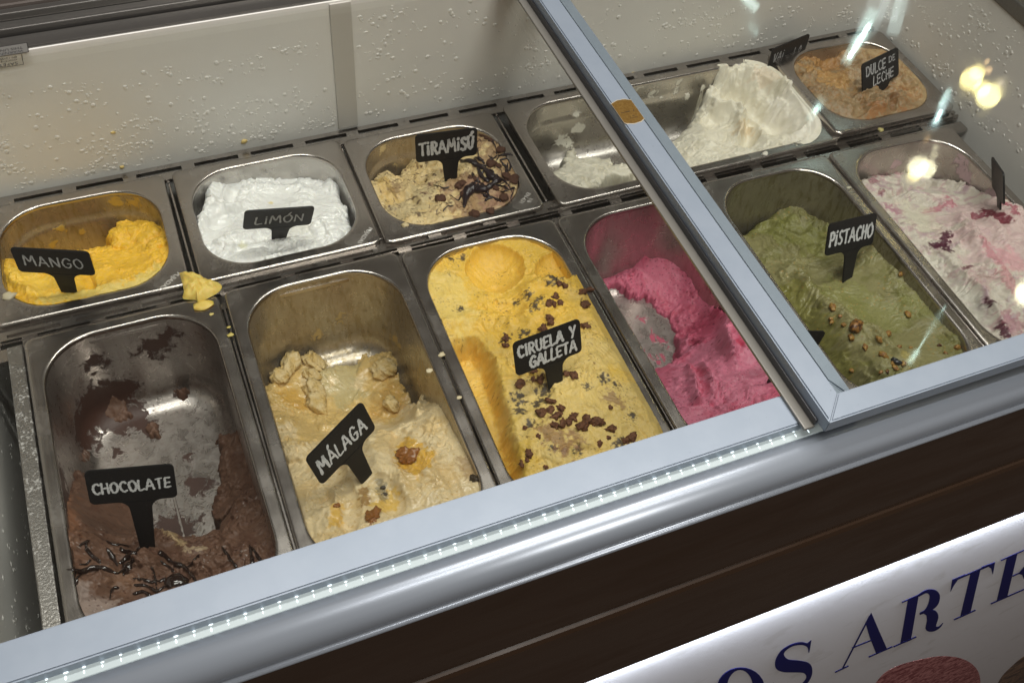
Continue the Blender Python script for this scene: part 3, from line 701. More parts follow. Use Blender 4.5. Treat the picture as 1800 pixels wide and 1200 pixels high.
# brown front
def t_rough(t): return t.ramp(t.noise(t.coord((.5, 1, 2)), 14, 5, .6, .4), .35, .7, .26, .46)
BROWN = (lambda t: (t.principled(t.mix(t.noise(t.coord((1, 30, 30)), 4, 3), (.040, .022, .0125), (.050, .028, .0165)), t_rough(t), 0.0, Specular_IOR_Level=.2), t.m)[1])(NT('brown_front'))
pr = [(-.3855, .1276), (-.4105, .1270), (-.4112, .120), (-.4112, .012), (-.4108, .006), (-.4092, .0035), (-.3855, .0035)]
MB().prism_x(pr[::-1], X0, X1).build('front_panel', BROWN, fz)
pr = [(-.3855, .0030), (-.4085, .0030), (-.4125, .0012), (-.4142, -.004), (-.4150, -.02), (-.4190, -.134), (-.4185, -.1365), (-.414, -.1372), (-.412, -.136), (-.3855, -.136)]
MB().prism_x(pr[::-1], X0, X1).build('front_panel', BROWN, fz)
MB().box(X0, X1, -.412, -.4085, -.142, -.1374).build('light_trim', simple('light_trim', (.5, .5, .5), .4), fz)
# printed advert
YS = -.4075
def advert_material():
    t = NT('advert_board'); v = t.coord(); n = t.noise(v, 900, 2, .6); n2 = t.noise(v, 16, 5, .6, .4)
    c = t.mix(t.ramp(n2, .56, .68, 0, .3), (.74, .74, .78), (.46, .44, .42))
    t.principled(c, .42, 0.0, t.bump(n, .35, .0008)); return t.m
MB().box(X0, 2.8, YS, YS + .006, -1.7, -.1425).build('advert_board', advert_material(), fz)
board = fz.children[-1]
INK = simple('navy_ink', (.006, .007, .095), .6, Specular_IOR_Level=.12)
def z9(*p): return [at_y(1180 + a / 2.9032, 787 + b / 2.9032, YS) for a, b in p]
def hair(a, b, t=5):
    d = np.array(b, float) - np.array(a, float); n = np.array([-d[1], d[0]]); n = n / np.linalg.norm(n) * t / 2
    return [tuple(np.array(a) + n), tuple(np.array(b) + n), tuple(np.array(b) - n), tuple(np.array(a) - n)]
def letter(polys):
    bm = bmesh.new()
    for k, pg in enumerate(polys):
        P = z9(*pg); th = .0006 + .00004 * k
        fr = [bm.verts.new((p[0], YS - th, p[2])) for p in P]; bk = [bm.verts.new((p[0], YS - .0001, p[2])) for p in P]
        f = bm.faces.new(fr); f.normal_update()
        if f.normal.y > 0: f.normal_flip()
        for i in range(len(P)): bm.faces.new((fr[i], fr[(i + 1) % len(P)], bk[(i + 1) % len(P)], bk[i]))
    off = Vector(fz.location)
    for q in bm.verts: q.co -= off
    bm_obj('letter', bm, INK, board)
def cm(P): return [tuple(q) for q in catmull(P, 5)]
letter([[(1020, 838), (1062, 936), (1100, 1022), (1045, 1046), (1012, 962), (992, 893)], hair((1012, 856), (872, 1126), 6), hair((922, 1018), (1022, 978)), hair((835, 1142), (904, 1109)), hair((1007, 1064), (1128, 1011))])
letter([[(1208, 770), (1262, 746), (1222, 978), (1168, 1000)], hair((1176, 786), (1262, 748)), cm([(1256, 748), (1300, 722), (1345, 722), (1369, 748), (1360, 795), (1320, 830), (1268, 848)]) + cm([(1268, 838), (1295, 822), (1312, 790), (1318, 752), (1300, 738), (1262, 756)]), cm([(1282, 838), (1325, 824), (1352, 832), (1362, 860), (1350, 905), (1366, 908), (1386, 890), (1372, 912), (1345, 930), (1315, 934), (1298, 920), (1304, 880), (1302, 852)]), hair((1133, 1012), (1250, 961))])
letter([[(1527, 640), (1577, 617), (1526, 836), (1474, 860)], hair((1436, 676), (1649, 586), 7), [(1434, 670), (1424, 730), (1440, 700), (1466, 662), (1500, 642)], [(1651, 580), (1640, 642), (1632, 612), (1612, 600), (1580, 606)], hair((1442, 874), (1552, 825))])
letter([[(1712, 562), (1765, 538), (1714, 755), (1660, 780)], hair((1682, 572), (1900, 475)), hair((1630, 793), (1900, 676)), hair((1740, 652), (1830, 612)), [(1770, 640), (1812, 590), (1800, 668), (1790, 644)], [(1900, 475), (1896, 560), (1870, 520), (1830, 508)], [(1900, 676), (1915, 600), (1880, 660), (1820, 708)]])
letter([cm([(714, 978), (702, 1042), (694, 1014), (664, 1002), (620, 1008), (584, 1030), (574, 1052), (596, 1076), (650, 1082), (700, 1094), (718, 1122), (712, 1168), (676, 1214), (610, 1246), (550, 1256), (520, 1246), (506, 1270), (520, 1196), (536, 1236), (590, 1240), (650, 1212), (688, 1172), (676, 1146), (628, 1142), (570, 1140), (534, 1122), (532, 1080), (560, 1032), (610, 1000), (660, 988), (694, 994)])])
oo = []
for i in range(28):
    a = 2 * math.pi * i / 28; oo.append((355 + 122 * math.cos(a) - 30 * math.sin(a) * 0, 1225 - 108 * math.sin(a)))
ii = [(355 + (x - 355) * .56 - 6, 1225 + (y - 1225) * .90) for x, y in oo]
letter([[oo[i], oo[(i + 1) % 28], ii[(i + 1) % 28], ii[i]] for i in range(28)])
def print_material(name, c1, c2, sc):
    t = NT(name); v = t.coord(); n = t.noise(v, sc, 3, .6, 1.2); t.principled(t.mix(t.ramp(n, .42, .6), c1, c2), .5); return t.m
def printed(name, poly, mat, k):
    bm = bmesh.new(); P = z9(*poly); fr = [bm.verts.new((p[0], YS - .0003 - .00005 * k, p[2])) for p in P]; bk = [bm.verts.new((p[0], YS - .0001, p[2])) for p in P]
    f = bm.faces.new(fr); f.normal_update()
    if f.normal.y > 0: f.normal_flip()
    for i in range(len(P)): bm.faces.new((fr[i], fr[(i + 1) % len(P)], bk[(i + 1) % len(P)], bk[i]))
    for q in bm.verts: q.co -= Vector(fz.location)
    bm_obj(name, bm, mat, board)
printed('printed_scoop', cm([(1040, 1200), (1090, 1145), (1170, 1105), (1270, 1078), (1360, 1062), (1440, 1064), (1500, 1080), (1545, 1110), (1570, 1150), (1575, 1210), (1540, 1330), (1300, 1420), (1080, 1330)]), print_material('scoop_print', (.24, .035, .045), (.62, .25, .25), 70), 1)
printed('printed_cone', cm([(1660, 1210), (1690, 1160), (1740, 1110), (1800, 1062), (1900, 1020), (1950, 1100), (1900, 1250), (1700, 1300)]), print_material('cone_print', (.06, .028, .014), (.28, .16, .09), 45), 2)

# ------------------------------------------------------------------ sliding doors
def miter_bar(A, B, C, D, z0, z1, name, parent, lip=.0012, mat=None):
    """bar with mitred ends from four plan corners"""
    bm = bmesh.new(); top = [bm.verts.new((x, y, z1)) for x, y in (A, B, C, D)]; bot = [bm.verts.new((x, y, z0)) for x, y in (A, B, C, D)]
    bm.faces.new(top); bm.faces.new(bot[::-1])
    for i in range(4): bm.faces.new((top[i], bot[i], bot[(i + 1) % 4], top[(i + 1) % 4]))
    bmesh.ops.recalc_face_normals(bm, faces=bm.faces[:])
    ed = [e for e in bm.edges if e.calc_face_angle(0) > .3 and (abs(e.verts[0].co.z - e.verts[1].co.z) < 1e-6)]
    bmesh.ops.bevel(bm, geom=ed, offset=lip, segments=2, affect='EDGES')
    for q in bm.verts: q.co -= Vector(parent.location)
    return bm_obj(name, bm, mat or FRAME, parent)
def door(label, x0, x1, y0, y1, z0, z1, wf, wl, wr, wb):
    e = thing('sliding_door', ((x0 + x1) / 2, y0, z0), label, 'door', 'sliding glass lids of the freezer')
    g = .0002
    xi0, xi1, yi0, yi1 = x0 + wl, x1 - wr, y0 + wf, y1 - wb
    miter_bar((x0 + g, y0), (x1 - g, y0), (xi1 - g, yi0), (xi0 + g, yi0), z0, z1, 'front_bar', e)
    miter_bar((x0, y0 + g), (xi0, yi0 + g), (xi0, yi1 - g), (x0, y1 - g), z0, z1, 'side_bar', e)
    miter_bar((x1, y0 + g), (x1, y1 - g), (xi1, yi1 - g), (xi1, yi0 + g), z0, z1, 'side_bar', e)
    miter_bar((x0 + g, y1), (xi0 + g, yi1), (xi1 - g, yi1), (x1 - g, y1), z0, z1, 'rear_bar', e, mat=DARKR)  # same frame, its dark reflection put into the colour
    zc = (z0 + z1) / 2
    MB().box(xi0 - .004, xi1 + .004, yi0 - .004, yi1 + .004, zc - .002, zc + .002).build('glass_pane', GLASS, e)
    return e
dl = door('lower sliding glass lid over the chocolate to raspberry pans', -.40, .600, -.3820, .222, .1455, .1600, .0262, .02, .012, .02)
dr = door('upper sliding glass lid with a gold sticker, over the pistachio end', .5553, 1.30, -.3970, .222, .1665, .1800, .0195, .0192, .02, .02)
SEAL = (lambda t: (t.principled(t.mix(t.noise(t.coord((1, .2, 1)), 30, 3), (.20, .19, .17), (.28, .27, .245)), .3, .25), t.m)[1])(NT('seal_strip'))
MB().box(.5463, .5551, -.3885, .221, .1602, .1632, .0006).build('seal_strip', SEAL, dr)
MB().box(.5536, .5552, -.3880, .221, .1635, .1700, .0004).build('seal_lip', simple('seal_lip', (.07, .07, .075), .35, .5), dr)
# gold sticker on the raised frame
GOLD = (lambda t: (t.principled(t.mix(t.ramp(t.noise(t.coord(), 700, 3), .35, .65), (.26, .145, .035), (.36, .215, .06)), .34, .6), t.m)[1])(NT('gold_foil'))
c0 = at_z(1097, 197, .1803); N = 40
def disc(name, cx, cy, rx, ry, z, mat, parent, th=.00012, wob=0.0, clip=None):
    bm = bmesh.new(); vs = []
    for i in range(N):
        a = 2 * math.pi * i / N; rr_ = 1 + wob * math.sin(i * 2.4) * .5; x = cx + rx * rr_ * math.cos(a); y = cy + ry * rr_ * math.sin(a)
        if clip: x = min(max(x, clip[0]), clip[1])
        vs.append(bm.verts.new((x, y, z)))
    f = bm.faces.new(vs); r = bmesh.ops.extrude_face_region(bm, geom=[f]); bmesh.ops.translate(bm, vec=(0, 0, th), verts=[q for q in r['geom'] if isinstance(q, bmesh.types.BMVert)])
    bmesh.ops.recalc_face_normals(bm, faces=bm.faces[:])
    for q in bm.verts: q.co -= Vector(parent.location)
    return bm_obj(name, bm, mat, parent)
cx = .5553 + .0096
disc('sticker_edge', cx, c0[1], .0172, .0168, .18002, simple('foil_edge', (.80, .74, .60), .3, .5), dr, .0001, .05, (.5550, .5749))
disc('gold_sticker', cx, c0[1], .0165, .0160, .18014, GOLD, dr, .0001, .03, (.5552, .5747))
def text_mesh(body, size, m, mat, parent, name='print', align='CENTER', shear=0.0):
    cu = bpy.data.curves.new(name, 'FONT'); cu.body = body; cu.size = size; cu.align_x = align; cu.extrude = .00002; cu.shear = shear
    tmp = bpy.data.objects.new(name, cu); col.objects.link(tmp); bpy.context.view_layer.update()
    me = bpy.data.meshes.new_from_object(tmp); bpy.data.objects.remove(tmp)
    me.transform(Matrix.Translation(-Vector(parent.location)) @ m); me.materials.clear(); me.materials.append(mat)
    return link(bpy.data.objects.new(name, me), parent)
PINK = simple('black_print', (.01, .01, .01), .5)
def plan(x, y, z, rot): return Matrix.Translation((x, y, z)) @ Matrix.Rotation(rot, 4, 'Z')
text_mesh('Artesano', .0052, plan(cx, c0[1] - .0012, .1803, 0), PINK, dr, 'printed_line', 'CENTER', .35) if False else None
for yy, s, wv in ((-.0005, .0016, .013), (-.0068, .0008, .008), (-.0092, .0008, .010)):   # the worn print on the sticker, no longer readable
    rnd = random.Random(int(s * 1e5) + int(yy * -1e5)); b = MB(); x = cx - wv / 2 + (.003 if s < .001 else 0)
    while x < cx + wv / 2 - .0008:
        w_ = rnd.uniform(.0003, .0011); h_ = s * rnd.uniform(.4, 1.0)
        if rnd.random() < .75: b.box(x, x + w_, c0[1] + yy - h_ / 2, c0[1] + yy + h_ / 2, .18026, .18029)
        x += w_ + rnd.uniform(.0002, .0007)
    b.build('worn_print', PINK, dr)
# warning labels on the lower lid's glass, to be read from the far side
ZG0 = .1455 + .0145 / 2 + .0022
def glass_label(px_corner, lines, w, h, fill, ZG=ZG0):
    p = at_z(*px_corner, ZG); x1, y0 = p[0], p[1]        # the corner that shows in the photograph
    if fill: MB().box(x1 - w, x1, y0, y0 + h, ZG, ZG + .0001).build('label_film', simple('label_film', (.16, .155, .145), .4), dl)
    b = MB(); t = .0005; z0, z1 = ZG + .00015, ZG + .00025
    b.box(x1 - w, x1, y0, y0 + t, z0, z1); b.box(x1 - w, x1, y0 + h - t, y0 + h, z0, z1); b.box(x1 - t, x1, y0 + t, y0 + h - t, z0, z1); b.box(x1 - w, x1 - w + t, y0 + t, y0 + h - t, z0, z1)
    b.build('label_border', PINK, dl)
    for s, yy, sz in lines: text_mesh(s, sz, plan(x1 - .0045, y0 + yy, ZG + .0002, math.pi), PINK, dl, 'label_print', 'LEFT')
glass_label((42, 114), [('SAFETY GLASS', .0055, .0060), ('according to', .0098, .0036), ('EN 12150', .0140, .0036)], .070, .0165, False)
glass_label((51, 92), [('WARNING! DO NOT', .0050, .0050), ('THIS UNIT TO', .0098, .0050)], .070, .0145, True, .1603)
def z7(*p): return [(a * .23333, 820 + b * .23333) for a, b in p]
def z3(*p): return [(580 + a * .23333, 180 + b * .23333) for a, b in p]
def z8(*p): return [(440 + a * .23333, 600 + b * .23333) for a, b in p]
def z5(*p): return [(1500 + a / 6, 240 + b / 6) for a, b in p]
def z6(*p): return [(1600 + a / 6, 400 + b / 6) for a, b in p]
def zr(*p): return [(1060 + a / 6, 440 + b / 6) for a, b in p]
def zf(*p): return [(1120 + a * .23333, 560 + b * .23333) for a, b in p]
def zp(*p): return [(1380 + a * .23333, 400 + b * .23333) for a, b in p]
def zc(*p): return [(680 + a * .23333, 360 + b * .23333) for a, b in p]
def zk(*p): return [(760 + a * .23333, 640 + b * .23333) for a, b in p]
def zv(*p): return [(1140 + a / 6, 90 + b / 6) for a, b in p]
def zd(*p): return [(1380 + a * .15556, 60 + b * .15556) for a, b in p]
def zm(*p): return [(a * .23333, 260 + b * .23333) for a, b in p]
def zl(*p): return [(270 + a * .23333, 220 + b * .23333) for a, b in p]

# chocolate
CHOCM = ice_material('chocolate_ice_cream', .55, .05, .35)
CB = (.150, .080, .052)
choc = ice('choc', 'chocolate_ice_cream', 'brown chocolate ice cream with dark syrup strings left in its scraped pan', [
 (125, 900, -15), (125, 1000, -2), (150, 1085, -2), (200, 930, -62), (230, 900, -88), (180, 870, -66), (160, 840, -72), (250, 975, -42), (300, 985, -50), (340, 975, -58), (400, 970, -48), (450, 900, -50), (440, 950, -40), (300, 1030, -18), (220, 1040, -12), (380, 1000, -34), (300, 940, -80), (480, 960, -30), (350, 1040, -16), (200, 1080, -4), (170, 700, -97), (205, 728, -111), (180, 740, -111), (130, 800, -100), (320, 692, -107), (265, 755, -112), (420, 800, -92), (400, 870, -105), (430, 850, -88), (340, 910, -113), (280, 850, -114), (260, 800, -114)],
 CHOCM, CB, region=[[(90, 780, -60), (135, 825, -82), (160, 850, -90), (240, 880, -104), (258, 935, -98), (310, 948, -88), (355, 945, -88), (385, 940, -90), (405, 905, -95), (425, 850, -95), (440, 820, -70), (600, 800, 0), (700, 950, 0), (500, 1300, 0), (0, 1300, 0), (-50, 800, 0)], [(118, 700, -84), (150, 668, -84), (185, 676, -92), (205, 690, -98), (222, 706, -104), (232, 728, -110), (205, 740, -112), (180, 752, -112), (150, 748, -110), (128, 728, -100)], [(303, 688, -108), (322, 682, -106), (336, 690, -108), (322, 702, -110)], [(256, 738, -112), (270, 742, -112), (276, 766, -112), (262, 768, -112)], [(388, 770, -106), (430, 740, -80), (455, 800, -80), (450, 880, -84), (412, 905, -104), (390, 925, -108), (372, 905, -112), (384, 860, -112)], [(120, 760, -100), (150, 775, -110), (160, 800, -110), (140, 830, -104), (110, 820, -80), (100, 780, -70)], [(200, 790, -112), (212, 792, -112), (206, 806, -112)]],
 drop=70, soft=8, wob=5, amp=1.5, seed=11, lat=1.7, tear=.8, flow=20, folds=1.9, smooth=[(200, 915, 22), (180, 1060, 22), (440, 930, 16), (300, 990, 10)],
 feats=[('ridge', z7((1180, 420), (1280, 530), (1390, 620), (1440, 660), (1530, 640)), 9, 9), ('gouge', z7((800, 560), (960, 590), (1030, 640)), 9, 4), ('gouge', z7((600, 800), (680, 800), (690, 880)), 7, 5), ('ridge', z7((640, 540), (760, 560), (900, 600)), 8, 5),
        ('ridge', z7((540, 720), (640, 690), (800, 740)), 9, 4), ('gouge', z7((820, 960), (860, 920), (960, 950), (1100, 1010)), 8, 4), ('blob', z7((1150, 690))[0], 14, 9), ('blob', z7((1600, 720))[0], 18, 9), ('blob', z7((700, 900))[0], 14, 6), ('gouge', z7((560, 700), (800, 690), (980, 760)), 9, 6), ('gouge', z7((1250, 800), (1380, 840)), 9, 6), ('fold', z7((1700, 640), (1760, 480), (1800, 460)), 6, 5), ('ridge', z7((620, 150), (560, 300), (640, 460)), 8, 5)],
 cols=[('swirl', 18, .05, .5, (.105, .048, .03), .7), ('spot', z7((1200, 430), (1300, 540), (1390, 610)), 3.2, (.50, .36, .20), .9), ('spot', z7((1420, 650), (1530, 640)), 4, (.52, .40, .26), .7), ('spot', z7((620, 1000), (680, 1090), (760, 1060)), 12, (.42, .34, .30), .55), ('speck', 1.5, .52, (.55, .50, .47), .7, .35), ('spot', z7((1000, 880), (900, 830)), 9, (.23, .125, .075), .6),
       ('spot', z7((500, 620), (520, 800)), 10, (.22, .115, .07), .5), ('spot', z7((480, 230), (500, 480)), 8, (.22, .095, .045), .6), ('speck', 2.2, .55, (.06, .02, .012), .9)])
SYRUP = simple('chocolate_syrup', (.018, .008, .006), .16, Specular_IOR_Level=.55, Coat_Weight=.5, Coat_Roughness=.05)
strands('syrup_string', 'choc', [
 (z7((600, 600), (680, 560), (650, 610), (760, 710)), .0011), (z7((640, 620), (700, 680), (760, 730)), .0010), (z7((800, 560), (880, 590), (990, 600)), .0010), (z7((810, 620), (860, 700), (890, 750)), .0014),
 (z7((500, 775), (590, 795), (700, 760), (820, 780), (900, 800), (960, 750), (1010, 700)), .0015), (z7((900, 730), (960, 680), (1040, 660)), .0020), (z7((930, 820), (960, 780), (930, 740)), .0022), (z7((620, 800), (580, 860), (578, 890)), .0010),
 (z7((1190, 650), (1260, 690), (1340, 740), (1400, 770), (1480, 870)), .0019), (z7((1210, 710), (1280, 760), (1310, 800)), .0013), (z7((1400, 760), (1460, 710), (1500, 660)), .0011), (z7((1000, 840), (1080, 850), (1160, 870), (1280, 850)), .0014), (z7((1140, 750), (1170, 840), (1190, 950)), .0009),
 (z7((1010, 890), (1110, 900), (1190, 940), (1280, 890)), .0010), (z7((1000, 960), (1080, 940), (1140, 980)), .0017), (z7((1670, 600), (1730, 690), (1790, 770)), .0014), (z7((1880, 590), (1900, 700), (1905, 800), (1900, 840)), .0013), (z7((1880, 590), (1950, 690), (1995, 770), (1900, 850)), .0014),
 (z7((910, 610), (930, 640), (1000, 640), (1060, 620)), .0018), (z7((830, 1000), (850, 920), (900, 910)), .0009), (z7((600, 740), (660, 730), (690, 700)), .0009)], SYRUP, choc, 5)
lump('syrup_pool', 'choc', *z7((1330, 880))[0], .0085, SYRUP, choc, 3, (1.1, .9, .62), .35, .15)
lump('syrup_pool', 'choc', *z7((960, 770))[0], .0042, SYRUP, choc, 5, (1.2, 1, .5), .3, .3)

# malaga
MALM = ice_material('malaga_ice_cream', .46, .14, .3, 520, .6)
mal = ice('mal', 'malaga_ice_cream', 'cream-coloured malaga ice cream with amber raisins, half dug out', [
 (500, 650, -104), (560, 640, -108), (640, 640, -113), (690, 640, -109), (690, 700, -104), (600, 690, -108), (530, 700, -100), (560, 745, -92), (700, 740, -92), (620, 740, -100), (640, 790, -24), (690, 770, -26), (720, 800, -14), (800, 800, -12), (835, 845, -8), (770, 715, -30), (750, 765, -26), (560, 900, -16), (660, 930, -4), (700, 880, -8), (600, 870, -14), (545, 935, -12), (520, 820, -48), (505, 760, -72), (760, 900, -4), (800, 750, -20)],
 MALM, (.75, .60, .35), region=[(468, 668, -92), (488, 640, -97), (530, 630, -100), (566, 612, -90), (575, 640, -106), (620, 640, -113), (645, 622, -113), (690, 618, -105), (702, 660, -104), (722, 715, -108), (735, 735, -100), (748, 690, -84), (765, 690, -60), (785, 695, -50), (850, 700, 0), (950, 1000, 0), (500, 1100, 0), (300, 900, 0), (420, 700, -50)],
 drop=45, soft=9, wob=7, amp=.85, seed=23, lat=1.3, flow=75, folds=1.3, fine=.4, smooth=[(670, 800, 20), (720, 900, 18), (600, 690, 14), (790, 720, 12), (640, 850, 10), (620, 660, 12)],
 feats=[('ridge', z8((210, 280), (320, 160), (400, 140)), 9, 8), ('ridge', z8((980, 180), (1030, 200), (1050, 120)), 10, 6), ('ridge', z8((1040, 400), (1060, 500), (960, 420)), 9, 7), ('blob', z8((900, 200))[0], 14, 5), ('blob', z8((330, 850))[0], 16, 8), ('blob', z8((250, 620))[0], 14, 6),
        ('gouge', z8((1130, 700), (1110, 800), (1140, 980)), 8, 4), ('gouge', z8((1110, 720), (1180, 830), (1230, 950)), 12, 4), ('fold', z8((1350, 640), (1360, 820), (1330, 980)), 6, 4), ('fold', z8((900, 680), (960, 900), (1080, 1010)), 8, 4), ('gouge', z8((640, 1000), (560, 1120), (540, 1200)), 12, 9), ('gouge', z8((980, 1080), (1060, 1150), (1080, 1250)), 10, 6), ('fold', z8((1140, 1010), (1160, 1130), (1230, 1200)), 5, 4), ('fold', z8((1150, 1000), (1350, 1010), (1450, 1160)), 5, 3.5), ('gouge', z8((700, 1080), (760, 1250), (740, 1400)), 9, 6), ('gouge', z8((1460, 980), (1520, 1060), (1560, 1150)), 6, 3), ('ridge', z8((1260, 320), (1280, 440), (1260, 560)), 7, 12), ('fold', z8((500, 1200), (600, 1330), (640, 1500)), 8, 5)],
 cols=[('swirl', 30, .1, .5, (.70, .50, .22), .6), ('spot', z8((150, 300), (300, 480), (500, 640), (700, 560), (1050, 400), (1000, 120)), 34, (.66, .46, .165), .85), ('spot', z8((560, 260), (700, 220), (720, 420)), 16, (.50, .42, .21), .75), ('spot', z8((350, 460), (300, 420)), 12, (.62, .36, .07), .75), ('spot', z8((1050, 350), (1110, 450), (960, 560)), 12, (.62, .37, .10), .6), ('spot', z8((1180, 760), (1160, 900), (1270, 970), (1320, 880)), 8, (.72, .42, .055), .9), ('spot', z8((1270, 790)), 4, (.75, .42, .05), .9), ('spot', z8((850, 1130), (870, 1220)), 4, (.30, .15, .03), .8), ('spot', z8((1020, 1150), (1060, 1190), (980, 1250)), 8, (.74, .48, .09), .8), ('spot', z8((650, 1260), (640, 1380)), 5, (.74, .44, .06), .8), ('spot', z8((980, 1060), (1000, 1160)), 4.5, (.20, .18, .12), .7), ('speck', 2.6, .56, (.52, .33, .10), .7), ('spot', z8((1600, 900), (1690, 1020)), 6, (.36, .22, .10), .6),
       ('wet', z8((200, 200), (500, 500), (700, 600), (1000, 300)), 45, .5), ('wet', z8((1200, 850), (1250, 950)), 16, 1), ('wet', z8((700, 1150), (1050, 1200), (1500, 1150)), 20, .6)])
RAISIN = (lambda t: (t.principled(t.mix(t.noise(t.coord(), 500, 3), (.16, .045, .008), (.42, .17, .03)), .2, 0.0, t.bump(t.noise(t.coord(), 700, 3), .8, .001), Coat_Weight=.6), t.m)[1])(NT('raisin'))
for i, (p, r) in enumerate([(z8((1205, 855))[0], .0088), (z8((920, 1320))[0], .0060), (z8((650, 1235))[0], .0024), (z8((1000, 1100))[0], .0020), (z8((1010, 1150))[0], .0018), (z8((1690, 1035))[0], .0036)]):
    lump('raisin', 'mal', *p, r, RAISIN if i not in (3, 4, 5) else simple('dark_raisin', (.05, .035, .02), .3), mal, 40 + i, (.8, 1.15, .5), .38, .6, 4)

MCH = (lambda t: (t.principled(t.mix(t.ramp(t.noise(t.coord(), 130, 4), .3, .7), (.62, .43, .15), (.72, .57, .31)), .45, 0.0, t.bump(t.noise(t.coord(), 420, 5), .9, .002)), t.m)[1])(NT('malaga_chunk'))
for i, (p, r, sq, rz) in enumerate([(z8((478, 165))[0], .0095, (.85, 1.3, .9), .35), (z8((465, 260))[0], .0075, (1, 1.1, .8), .2), (z8((485, 380))[0], .0100, (.9, 1.2, .9), .4), (z8((500, 480))[0], .0110, (.85, 1.25, .8), .3), (z8((300, 175))[0], .0100, (.8, 1.5, .7), -.5), (z8((215, 270))[0], .0080, (1, 1.1, .6), 0), (z8((1060, 480))[0], .0080, (.8, 1.2, .8), .3), (z8((1020, 210))[0], .0110, (1.2, .9, .6), .2)]):
    lump('ice_cream_chunk', 'mal', *p, r, MCH, mal, 60 + i, sq, .3, .4, 4, rz)

# plum and biscuit
CIRM = ice_material('plum_ice_cream', .5, .12, .3, 600)
cir = ice('cir', 'plum_biscuit_ice_cream', 'heaped yellow ice cream with biscuit crumbs and plum streaks', [
 (900, 420, -5), (800, 450, -8), (870, 480, -10), (960, 470, -6), (760, 520, -6), (790, 570, -7), (825, 580, -12), (1000, 470, -4), (960, 515, 7), (1000, 560, 10), (1050, 620, 10), (920, 620, 4), (880, 610, -8), (822, 640, -6), (840, 720, -4), (880, 800, -2), (868, 690, 0), (905, 690, 2), (925, 760, 2), (940, 820, 0), (970, 640, 9), (1010, 700, 11), (1080, 640, 8), (1125, 690, 6), (1040, 760, 11), (970, 790, 8), (1155, 745, 2), (1090, 800, 8), (1060, 560, 5), (1020, 510, 2)],
 CIRM, (.80, .54, .12), amp=.85, seed=31, lat=1.3, over=4, flow=60, folds=1.0, fine=.35, smooth=[(870, 475, 34), (985, 470, 16), (790, 550, 16), (1110, 640, 14), (1060, 700, 14), (985, 810, 10), (835, 720, 30)],
 feats=[('step', [(798, 600), (835, 592), (862, 625), (880, 680), (893, 720), (905, 775), (925, 850), (960, 960), (900, 1000), (840, 860), (780, 700)], -30, 9), ('scoop', zc((815, 490))[0], 30, 15, 1.0, 0), ('gouge', zc((860, 620), (930, 760)), 16, 4), ('scoop', zc((1290, 480))[0], 22, 13, .8, 60), ('gouge', zc((760, 760), (900, 780), (1000, 740)), 12, 4), ('fold', zc((1050, 640), (1200, 590), (1350, 620)), 6, 6), ('fold', zc((1420, 580), (1600, 720), (1700, 900)), 7, 3), ('ridge', zc((600, 330), (640, 370), (660, 330)), 7, 4), ('fold', zc((420, 900), (600, 880), (740, 880)), 6, 4), ('ridge', zc((860, 880), (920, 860), (930, 920)), 8, 4),
        ('fold', zk((1520, 90), (1600, 160), (1620, 230)), 6, 4), ('fold', zk((1210, 340), (1290, 370), (1310, 320)), 3.5, 2), ('fold', zk((1400, 590), (1420, 480), (1500, 470), (1530, 540)), 3.5, 2.4), ('fold', zk((1060, 660), (1090, 600), (1200, 620)), 4, 2), ('step', zk((760, 780), (820, 720), (900, 730), (905, 770), (1000, 740), (960, 640), (850, 640), (780, 660)), 1.8), ('fold', zk((560, 470), (640, 600), (700, 620), (760, 610)), 5, 3), ('gouge', zk((600, 330), (760, 250), (820, 200)), 12, 4), ('step', zc((1620, 1150), (1680, 1090), (1760, 1090), (1780, 1180), (1700, 1200)), -1.6), ('fold', zc((1350, 820), (1400, 860), (1370, 900)), 4, 2)],
 cols=[('swirl', 26, .0, .5, (.75, .53, .16), .7), ('spot', zk((1100, 100), (1300, 300), (1000, 600), (1400, 500)), 60, (.72, .54, .195), .8), ('spot', zc((600, 300), (850, 420), (1000, 700), (1200, 400)), 60, (.84, .53, .075), .8), ('spot', zc((430, 620), (480, 800)), 22, (.82, .62, .19), .7), ('spot', zk((330, 250), (480, 600), (600, 800)), 18, (.68, .46, .08), .6)]
 + [('spot', [p], r * .8, (.045, .034, .034), .92, 1.7) for p, r in [(zc((1160, 710))[0], 4), (zc((1060, 685))[0], 5), (zc((1110, 775))[0], 6), (zc((1030, 970))[0], 6), (zc((975, 715))[0], 4), (zc((900, 1020))[0], 6), (zk((650, 250))[0], 7), (zk((840, 190))[0], 7), (zk((665, 345))[0], 6), (zk((800, 290))[0], 6), (zk((745, 450))[0], 5), (zk((1290, 120))[0], 6), (zk((1380, 160))[0], 4), (zk((1165, 175))[0], 4), (zc((1490, 750))[0], 5), (zk((910, 640))[0], 4), (zk((1100, 650))[0], 5), (zk((1510, 395))[0], 4), (zk((1400, 600))[0], 6), (zk((990, 660))[0], 3), (zc((1250, 600))[0], 8), (zc((480, 410))[0], 4), (zc((570, 400))[0], 4), (zc((380, 385))[0], 3), (zc((555, 790))[0], 4)]]
 + [('spot', zk((930, 560), (1010, 620), (880, 500)), 9, (.33, .17, .08), .75, 1.6), ('spot', zk((1330, 250), (1400, 290)), 6, (.30, .16, .08), .7, 1.6), ('speck', 2.0, .5, (.30, .19, .06), .85, .1), ('speck', 1.6, .56, (.10, .075, .04), .8, .0), ('spot', zk((1080, 540), (1110, 590)), 5, (.36, .2, .09), .6, 1.6)])
BISC = (lambda t: (t.principled(t.mix(t.ramp(t.noise(t.coord(), 420, 4), .3, .7), (.085, .028, .011), (.21, .085, .035)), .62, 0.0, t.bump(t.noise(t.coord(), 1100, 3), .9, .001)), t.m)[1])(NT('biscuit'))
